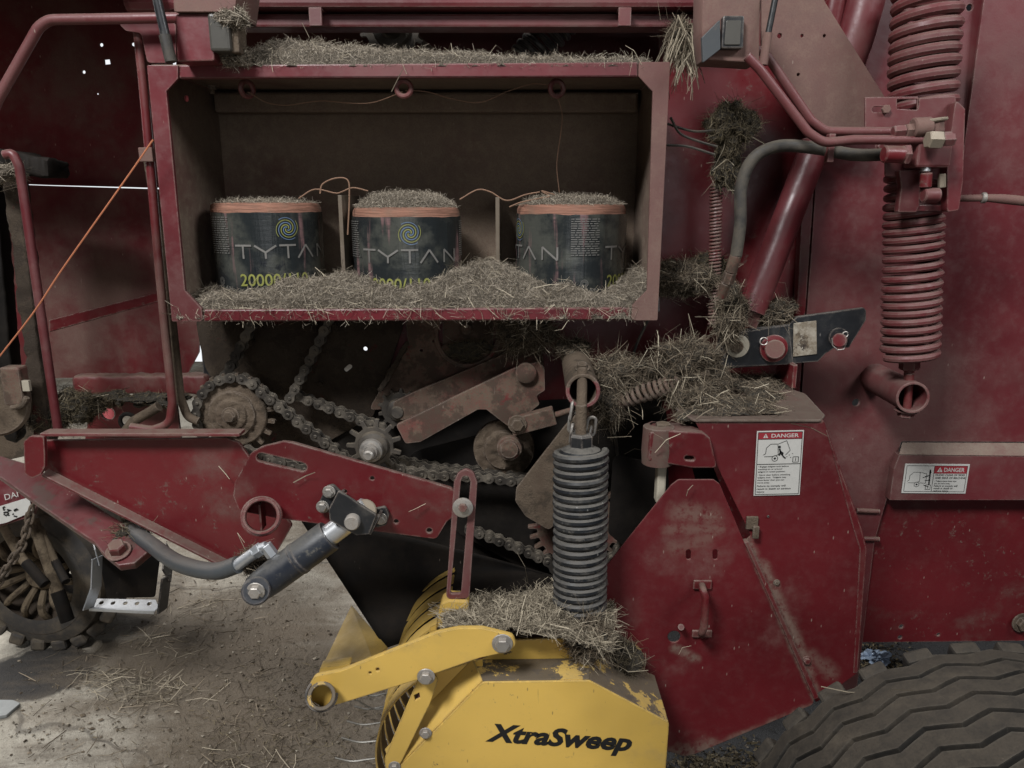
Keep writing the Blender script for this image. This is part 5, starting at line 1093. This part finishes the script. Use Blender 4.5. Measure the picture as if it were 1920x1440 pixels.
clump('ragged fibres trailing under the bird nest', 1362, 310, 1.94, 24, .03, 48, 1800, 'hay_clump', 'chaff_dark', 'chaff_bed_dark', long=40, prefer=(0, 0, -.4))
clump('hay wedged on a ledge between the box and the thin spring', 1278, 524, 1.95, 62, .05, 30, 5200, mat='hay_mid', bed='chaff_bed_dark', flen=(.012, .03), lift=(0, .6), long=60)
clump('hay mat tilting up behind the thin spring', 1330, 505, 2.0, 40, .04, 26, 2200, mat='chaff_dark', bed='chaff_bed_dark', flen=(.012, .03), long=30)
clump('hay bunch stuck under the hose fitting', 1370, 590, 1.86, 26, .04, 52, 2600, mat='hay_mid', bed='chaff_bed_dark', flen=(.015, .04), lift=(0, .6), long=80, prefer=(0, 0, -.3))
clump('hay stuck at the foot of the slanted cylinder', 1448, 590, 1.93, 34, .04, 24, 1700, mat='hay_mid', bed='chaff_bed_dark', flen=(.015, .035), long=50)
clump('large hay clump left of the black latch plate', 1290, 690, 1.80, 62, .08, 56, 6500, mat='hay_mid', bed='chaff_bed_dark', flen=(.015, .04), lift=(0, .6), long=160, llen=(.04, .10))
clump('hay spilling down beside the shield top', 1300, 755, 1.72, 36, .06, 34, 2600, mat='hay_mid', bed='chaff_bed_dark', flen=(.015, .04), long=90, llen=(.04, .09))
clump('hay bunched over the side spring next to the tube', 1160, 705, 1.84, 62, .05, 34, 4200, mat='hay_mid', bed='chaff_bed_dark', flen=(.015, .045), lift=(0, .6), long=160, llen=(.04, .10))
clump('hay hanging behind the black spring stud', 1140, 760, 1.82, 26, .04, 40, 1100, mat='hay_mid', bed='chaff_bed_dark', flen=(.02, .05), long=50, prefer=(0, 0, -.8))
clump('hay on top of the dusty spring tube', 1078, 655, 1.90, 28, .05, 16, 1300, mat='hay_mid', bed='chaff_bed_dark', flen=(.012, .03), long=30)
clump('hay hanging under the box above the idler arm', 985, 625, 1.95, 52, .06, 30, 4200, mat='hay_mid', bed='chaff_bed_dark', flen=(.015, .04), lift=(0, .6), long=170, llen=(.04, .09), prefer=(0, 0, -.3))
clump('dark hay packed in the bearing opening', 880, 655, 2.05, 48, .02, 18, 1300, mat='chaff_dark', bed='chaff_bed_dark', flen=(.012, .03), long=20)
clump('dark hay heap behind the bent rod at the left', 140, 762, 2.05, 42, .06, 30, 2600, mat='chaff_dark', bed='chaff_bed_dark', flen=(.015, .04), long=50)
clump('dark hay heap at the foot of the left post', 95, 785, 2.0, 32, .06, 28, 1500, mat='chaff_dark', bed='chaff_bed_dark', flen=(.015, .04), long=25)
clump('grime lump on the hitch plate', 290, 748, 2.18, 56, .05, 12, 900, mat='chaff_dark', bed='chaff_bed_dark')
clump('brown grime lump lying behind the red reflector', 215, 745, 2.2, 30, .04, 10, 700, mat='chaff_dark', bed='chaff_bed_dark')
clump('hay caught between hydraulic hose fitting and cylinder', 480, 1052, 1.50, 34, .03, 20, 1300, mat='hay_mid', bed='chaff_bed_dark', flen=(.012, .03), long=30)
clump('dark hay packed under the lift arm beside the draw rail', 250, 1000, 1.74, 34, .05, 18, 1200, mat='chaff_dark', bed='chaff_bed_dark', flen=(.012, .03), long=30)
clump('dry grass stuck on the left cross bar', 8, 325, 1.93, 36, .04, 14, 1000, flen=(.012, .03), long=12)
# tuft hanging from the tan bracket
pos = np.array([P(1282 + random.gauss(0, 14), random.uniform(50, 120), 1.86 + random.gauss(0, .015)) for _ in range(170)]); nr = np.tile([0, -1., 0], (170, 1))
A, Bf = fibres(pos, nr, (.04, .13), (.0014, .0030), (.0, .3), .25, prefer=(0, 0, -2.2)); tag(raw_mesh('hay_tuft', A, Bf, M['straw'], None), 'tuft of long straws hanging beside the tan lamp bracket', 'hay', kind='stuff')
clump('tangle of hay at the root of the hanging tuft', 1284, 72, 1.88, 26, .03, 30, 1500, mat='hay_mid', bed='chaff_bed_dark', flen=(.015, .04), prefer=(0, 0, -.4))
# on the shield top
nu, nv = 50, 22; V = []
qa = [PZ(x, y, zs + .004) for x, y in ((1270, 780), (1470, 775), (1480, 706), (1300, 704))]
for i in range(nu):
    for j in range(nv):
        u, v = i / (nu - 1), j / (nv - 1); q = (qa[0] * (1 - u) + qa[1] * u) * (1 - v) + (qa[3] * (1 - u) + qa[2] * u) * v; e = min(1, 5 * min(u * .8 + .05, 1 - u, v + .02, 1 - v + .1)); V.append(q + np.array([0, 0, -.006 + .030 * e * (1 - u * .75) + .012 * mnoise.noise(Vector(q * 14))]))
V = np.array(V); hole = PZ(1368, 739, zs); dd = np.hypot((V[:, 0] - hole[0]) / .035, (V[:, 1] - hole[1]) / .075); V[:, 2] -= .05 * np.clip(1.15 - dd, 0, 1)
hay('hay_heap', 'hay and dirt strewn on the chain shield top round a square hole', V, nu, nv, 5200, flen=(.008, .024), wd=(.0006, .0012), mat='hay_mid', bed='chaff_bed_dark', lift=(0, .45), long=120, llen=(.03, .07), amp=.004, mask=lambda p: (np.abs(p[:, 0] - hole[0]) > .030) | (np.abs(p[:, 1] - hole[1]) > .062))
# big heap on the pickup
nu, nv = 60, 24; V = []
cr = interp([(0, 1150), (.15, 1125), (.35, 1120), (.55, 1112), (.75, 1098), (1, 1110)])
for i in range(nu):
    for j in range(nv):
        u, v = i / (nu - 1), j / (nv - 1); x = 832 + (1150 - 832) * u; yf = 1182 + 10 * u + (70 * max(0, u - .55)); yb2 = cr(u); py = yf + (yb2 - yf) * v; Yv = 1.37 + .28 * v; bul = math.sin(min(1, v * 1.2) * math.pi) * .018; V.append(P(x, py, Yv) + np.array([0, 0, bul]))
hay('hay_heap', 'big heap of pale hay lying on the yellow pickup', np.array(V), nu, nv, 17000, flen=(.010, .028), wd=(.0007, .0015), mat='straw', bed='chaff_bed', lift=(0, .7), long=420, llen=(.03, .07), amp=.012, sc=30)
clump('hay wedged below the black spring', 1105, 1195, 1.43, 34, .05, 34, 2600, mat='hay_mid', bed='chaff_bed_dark', flen=(.015, .04), long=120, llen=(.03, .08))
clump('hay lying along the slope of the yellow guard', 1165, 1235, 1.50, 44, .05, 22, 1300, mat='chaff_dark', bed='chaff_bed_dark', flen=(.012, .03), long=40)
# straw on the floor
def scatter(label, spots, n, L=(.03, .09), wd=(.0018, .0034), mat='straw'):
    pos = []
    for _ in range(n):
        px, py, sx, sy = random.choice(spots); q = PZ(random.gauss(px, sx), min(1500, random.gauss(py, sy)), .006); pos.append(q)
    pos = np.array(pos); A, Bf = fibres(pos, np.tile([0, 0, 1.], (n, 1)), L, wd, (0., .12), .25); A[:, 2] = np.maximum(A[:, 2], .004); tag(raw_mesh('floor_straw', A, Bf, M[mat], None), label, 'straw', kind='stuff')
scatter('straw bits strewn over the concrete floor', [(300, 1240, 150, 70), (420, 1150, 90, 50), (560, 1300, 110, 90), (500, 1420, 120, 60), (250, 1330, 160, 70)], 420, mat='hay_mid')
scatter('pale straw wisps in bunches on the floor', [(310, 1210, 40, 16), (200, 1275, 26, 12), (300, 1290, 36, 12), (380, 1130, 30, 14), (470, 1420, 50, 20), (270, 1305, 40, 8)], 300, (.05, .13), (.0014, .0028))
scatter('short dark chaff specks on the floor', [(450, 1250, 200, 120), (560, 1380, 130, 70)], 1600, (.008, .03), (.0015, .003), 'chaff_dark')
scatter('gravel and litter specks under the baler', [(1400, 1425, 80, 20), (1640, 1230, 30, 20), (1330, 1435, 60, 12)], 900, (.006, .02), (.004, .010), 'chaff_dark')

# ================================================================== wheel implement in the background (left)
IW = thing('implement_wheel', 'mud caked lugged wheel of an implement standing behind the draw rail', 'wheel', tuple(P(110, 1190, 2.80)))
ic = P(112, 1050, 2.80); s = S(112, 1050, 2.80); Rw = ic[2] - .005
G().lathe([(-.16, .58 * Rw), (-.17, .75 * Rw), (-.15, .92 * Rw), (-.08, .96 * Rw), (.08, .96 * Rw), (.15, .92 * Rw), (.17, .75 * Rw), (.16, .58 * Rw)], ic, (.12, 1, 0), 60).build('tyre', M['tyre_mud'], IW)
G().lathe([(-.17, .76 * Rw), (-.13, .62 * Rw), (-.10, .52 * Rw), (-.05, .50 * Rw), (.1, .5 * Rw)], ic, (.12, 1, 0), 40).build('rim', M['mud_shade'], IW)
src = None
for i in range(22):
    a = 2 * math.pi * i / 22; p = ic + np.array([.95 * Rw * math.cos(a), -.11, .95 * Rw * math.sin(a)])
    if src is None: src = G().box((0, 0, 0), (.05, .11, .055)).build('lug', M['tyre_mud'], IW, False, .012); src.location = Vector(p - _wl(IW)); src.rotation_euler = (.2, -a, .35)
    else: inst(src, IW, p, (.2, -a, .35))
G().lathe([(0, .07), (.08, .06), (.10, .04), (.10, 0)], ic - (0, .05, 0), (0, -1, 0), 20).build('hub', M['dried_mud'], IW)
for i in range(13):
    a = 2 * math.pi * i / 13 + .3; p0 = ic + np.array([.05 * math.cos(a), -.10, .05 * math.sin(a)]); p1 = ic + np.array([.68 * Rw * math.cos(a + .15), -.12, .68 * Rw * math.sin(a + .15)]); m_ = (p0 + p1) / 2 + np.array([0, -.055, 0])
    G().tube(smooth_path([p0, m_, p1], 10), [.011, .012, .013, .014, .014, .014, .013, .012, .011, .010], 8).build('spoke', M['dried_mud'], IW)
for pts, r in (([(62, 975), (92, 1060), (122, 1150)], .021), ([(5, 985), (40, 1045), (75, 1085)], .016), ([(75, 990), (105, 1055), (118, 1080)], .013)):
    q = pix(pts, [2.55, 2.50, 2.46]); rdl = G().tube(smooth_path(q, 14), r, 10).build('tine_arm', M['dried_mud'], IW); e = unit(q[2] - q[1]); G().cyl(q[2] - e * .085, q[2] + e * .03, r * 1.12, 12).build('rubber_end', M['rubber'], rdl)
rg = plate('guard', [(-120, 900), (20, 895), (70, 945), (60, 968), (-20, 992), (-120, 1010)], 2.45, .02, M['red_clean'], IW, r=.01, plane=(P(20, 940, 2.45), unit((.1, -1, .35))))
pn = unit((.1, -1, .35)); pc = P(20, 940, 2.445) + pn * .004
plate('decal', [(-10, 952), (55, 932), (60, 960), (12, 980), (-10, 985)], 0, .001, M['white'], IW, plane=(pc, pn), r=.001)
tg = G(); a, b = PN(10, 938, pc + pn * .002, pn), PN(60, 924, pc + pn * .002, pn); u = unit(b - a); v = np.cross(pn, u); text_g(tg, 'DANGER', a, u, v, height=.020); tg.build('lettering', M['white'], IW, False)
g = G(); pk = pc + pn * .0022
for k in range(16):
    a = PN(random.uniform(5, 30), random.uniform(952, 968), pk, pn); b = a + np.array([random.uniform(-.012, .012), 0, random.uniform(-.008, .008)]); d = unit(b - a); nn = np.cross(d, pn) * .0025; g.add([a - nn, b - nn, b + nn, a + nn], [(0, 1, 2, 3)])
g.build('pictogram', M['ink'], IW, False)
# safety chain
SCn = thing('safety_chain', 'rusty safety chain hanging in front of the implement wheel', 'chain', tuple(P(30, 1050, 2.3)))
pts = np.array(smooth_path(pix([(60, 950), (52, 985), (42, 1020), (22, 1052), (2, 1085), (-20, 1110)], 2.2), 40)); d = np.r_[0, np.cumsum(np.linalg.norm(np.diff(pts, axis=0), axis=1))]; N = int(d[-1] / .026)
for i in range(N):
    c = np.array([np.interp((i + .5) * .026, d, pts[:, k]) for k in range(3)]); e = np.array([np.interp((i + .9) * .026, d, pts[:, k]) for k in range(3)]) - c; e = unit(e); sd = np.cross(e, (0, 1, 0)); sd = unit(sd) if i % 2 else unit(np.array([0, 1., 0]) - e * e[1])
    G().tube(oval(c, sd, e, .040, .011, .004), .0045, 7, closed=True).build('link', M['mud'], SCn)
# boarding step
ST = thing('boarding_step', 'galvanised boarding step with punched tread below the draw rail', 'step', tuple(P(230, 1148, 2.2)))
plate('tread', [(180, 1122), (292, 1124), (298, 1138), (290, 1146), (166, 1140)], 0, .004, M['steel'], ST, plane=(P(230, 1134, 2.2), unit((.02, -.45, .9))), r=.002, holes=[('c', x, 1130 + (x - 190) * .02, 4) for x in (190, 212, 235, 257, 280)])
plate('tread_lip', [(166, 1140), (290, 1146), (289, 1152), (167, 1146)], 2.165, .006, M['steel'], ST, r=.001)
g = G(); V = [P(178, 1030, 2.32), P(182, 1045, 2.2), P(180, 1100, 2.18), P(166, 1140, 2.16)]
for i in range(3): g.bar(V[i], V[i + 1] + unit(V[i + 1] - V[i]) * .003, .055, .004, (1, 0, .2))
g.build('side_strap', M['steel'], ST, False, .001)
g = G(); V = [P(318, 1030, 2.32), P(312, 1080, 2.2), P(304, 1146, 2.18)]
for i in range(2): g.bar(V[i], V[i + 1], .06, .006, (1, 0, .2))
g.build('side_strap', M['black'], ST, False, .001)
plate('dark_backing', [(184, 1040), (300, 1040), (290, 1120), (200, 1122)], 2.34, .006, M['rubber'], ST, r=.01)  # added black sheet standing for the tyre sidewall behind the step
# paving slab at the left edge, plastic scraps
o = plate('concrete_slab', [(-140, 1310), (24, 1312), (38, 1318), (12, 1340), (-140, 1372)], 0, .012, M['concrete'], None, plane=((0, 0, .014), (0, 0, 1)), r=.004); tag(o, 'flat grey slab lying on the floor at the left edge', 'slab')

# single straws clinging to the machine
pos, nn_ = [], []
for px, py, Y in ((415, 880, 1.715), (1080, 640, 1.9), (1270, 720, 1.7), (1290, 1215, 1.55), (1290, 925, 1.57), (790, 948, 1.57), (560, 900, 1.57), (1455, 548, 1.9), (1475, 560, 1.9), (1390, 640, 1.88), (1400, 600, 1.86), (1240, 840, 1.57), (1250, 832, 1.57), (1195, 640, 1.95), (1200, 760, 1.8), (740, 160, 1.79), (760, 130, 1.79), (620, 1190, 1.35), (1080, 1100, 1.5), (985, 1080, 1.55), (1500, 800, 1.6), (1330, 770, 1.6), (1560, 1290, 1.2), (1700, 1300, 1.0), (1150, 820, 1.7), (1180, 850, 1.7)):
    pos.append(P(px, py, Y - .004)); nn_.append((0, -1., 0))
A, Bf = fibres(np.array(pos), np.array(nn_), (.03, .08), (.0014, .0024), (0, .25), .4); tag(raw_mesh('stray_straw', A, Bf, M['straw'], None), 'single pale straws clinging to the machine here and there', 'straw', kind='stuff')

k = NT('shiny_blue_plastic'); k.b.inputs['Base Color'].default_value = (.32, .40, .52, 1); k.b.inputs['Roughness'].default_value = .12; M['plastic'] = k.m
V = blobV(PZ(1640, 1232, .02), .045, .03, .022, 36, 22, 5, .9); V[:, 2] = np.maximum(V[:, 2], .003); o = raw_mesh('plastic_scrap', V, grid_faces(36, 22)[:, ::-1], M['plastic'], None, False); tag(o, 'crumpled shiny bluish plastic scrap on the ground behind the tyre', 'litter')

# crumbs of soil and small stones lying on the floor
V0 = np.array([(1, 0, 0), (-1, 0, 0), (0, 1, 0), (0, -1, 0), (0, 0, 1), (0, 0, -.3)], float); T0 = np.array([(0, 2, 4), (2, 1, 4), (1, 3, 4), (3, 0, 4), (2, 0, 5), (1, 2, 5), (3, 1, 5), (0, 3, 5)])
VV, TT = [], []
for i in range(1500):
    px, py, sx, sy = random.choice([(300, 1280, 220, 90), (520, 1300, 120, 100), (420, 1150, 90, 50), (150, 1380, 140, 50), (1380, 1425, 90, 15)]); q = PZ(random.gauss(px, sx), min(1480, random.gauss(py, sy)), .002)
    r = random.choice((.0015, .002, .003, .004, .0065)) * random.uniform(.7, 1.3); VV.append(V0 * r * np.array([random.uniform(.7, 1.4), random.uniform(.7, 1.4), random.uniform(.5, .9)]) + RNG.normal(0, r * .15, (6, 3)) + q); TT.append(T0 + 6 * i)
M['crumb'] = fibre('soil_crumbs', [(.05, .038, .027), (.11, .086, .060), (.19, .155, .115), (.30, .265, .21), (.07, .055, .04)])
tag(raw_mesh('soil_crumb', np.vstack(VV), np.vstack(TT), M['crumb'], None), 'crumbs of soil and small stones strewn on the floor', 'soil', kind='stuff')
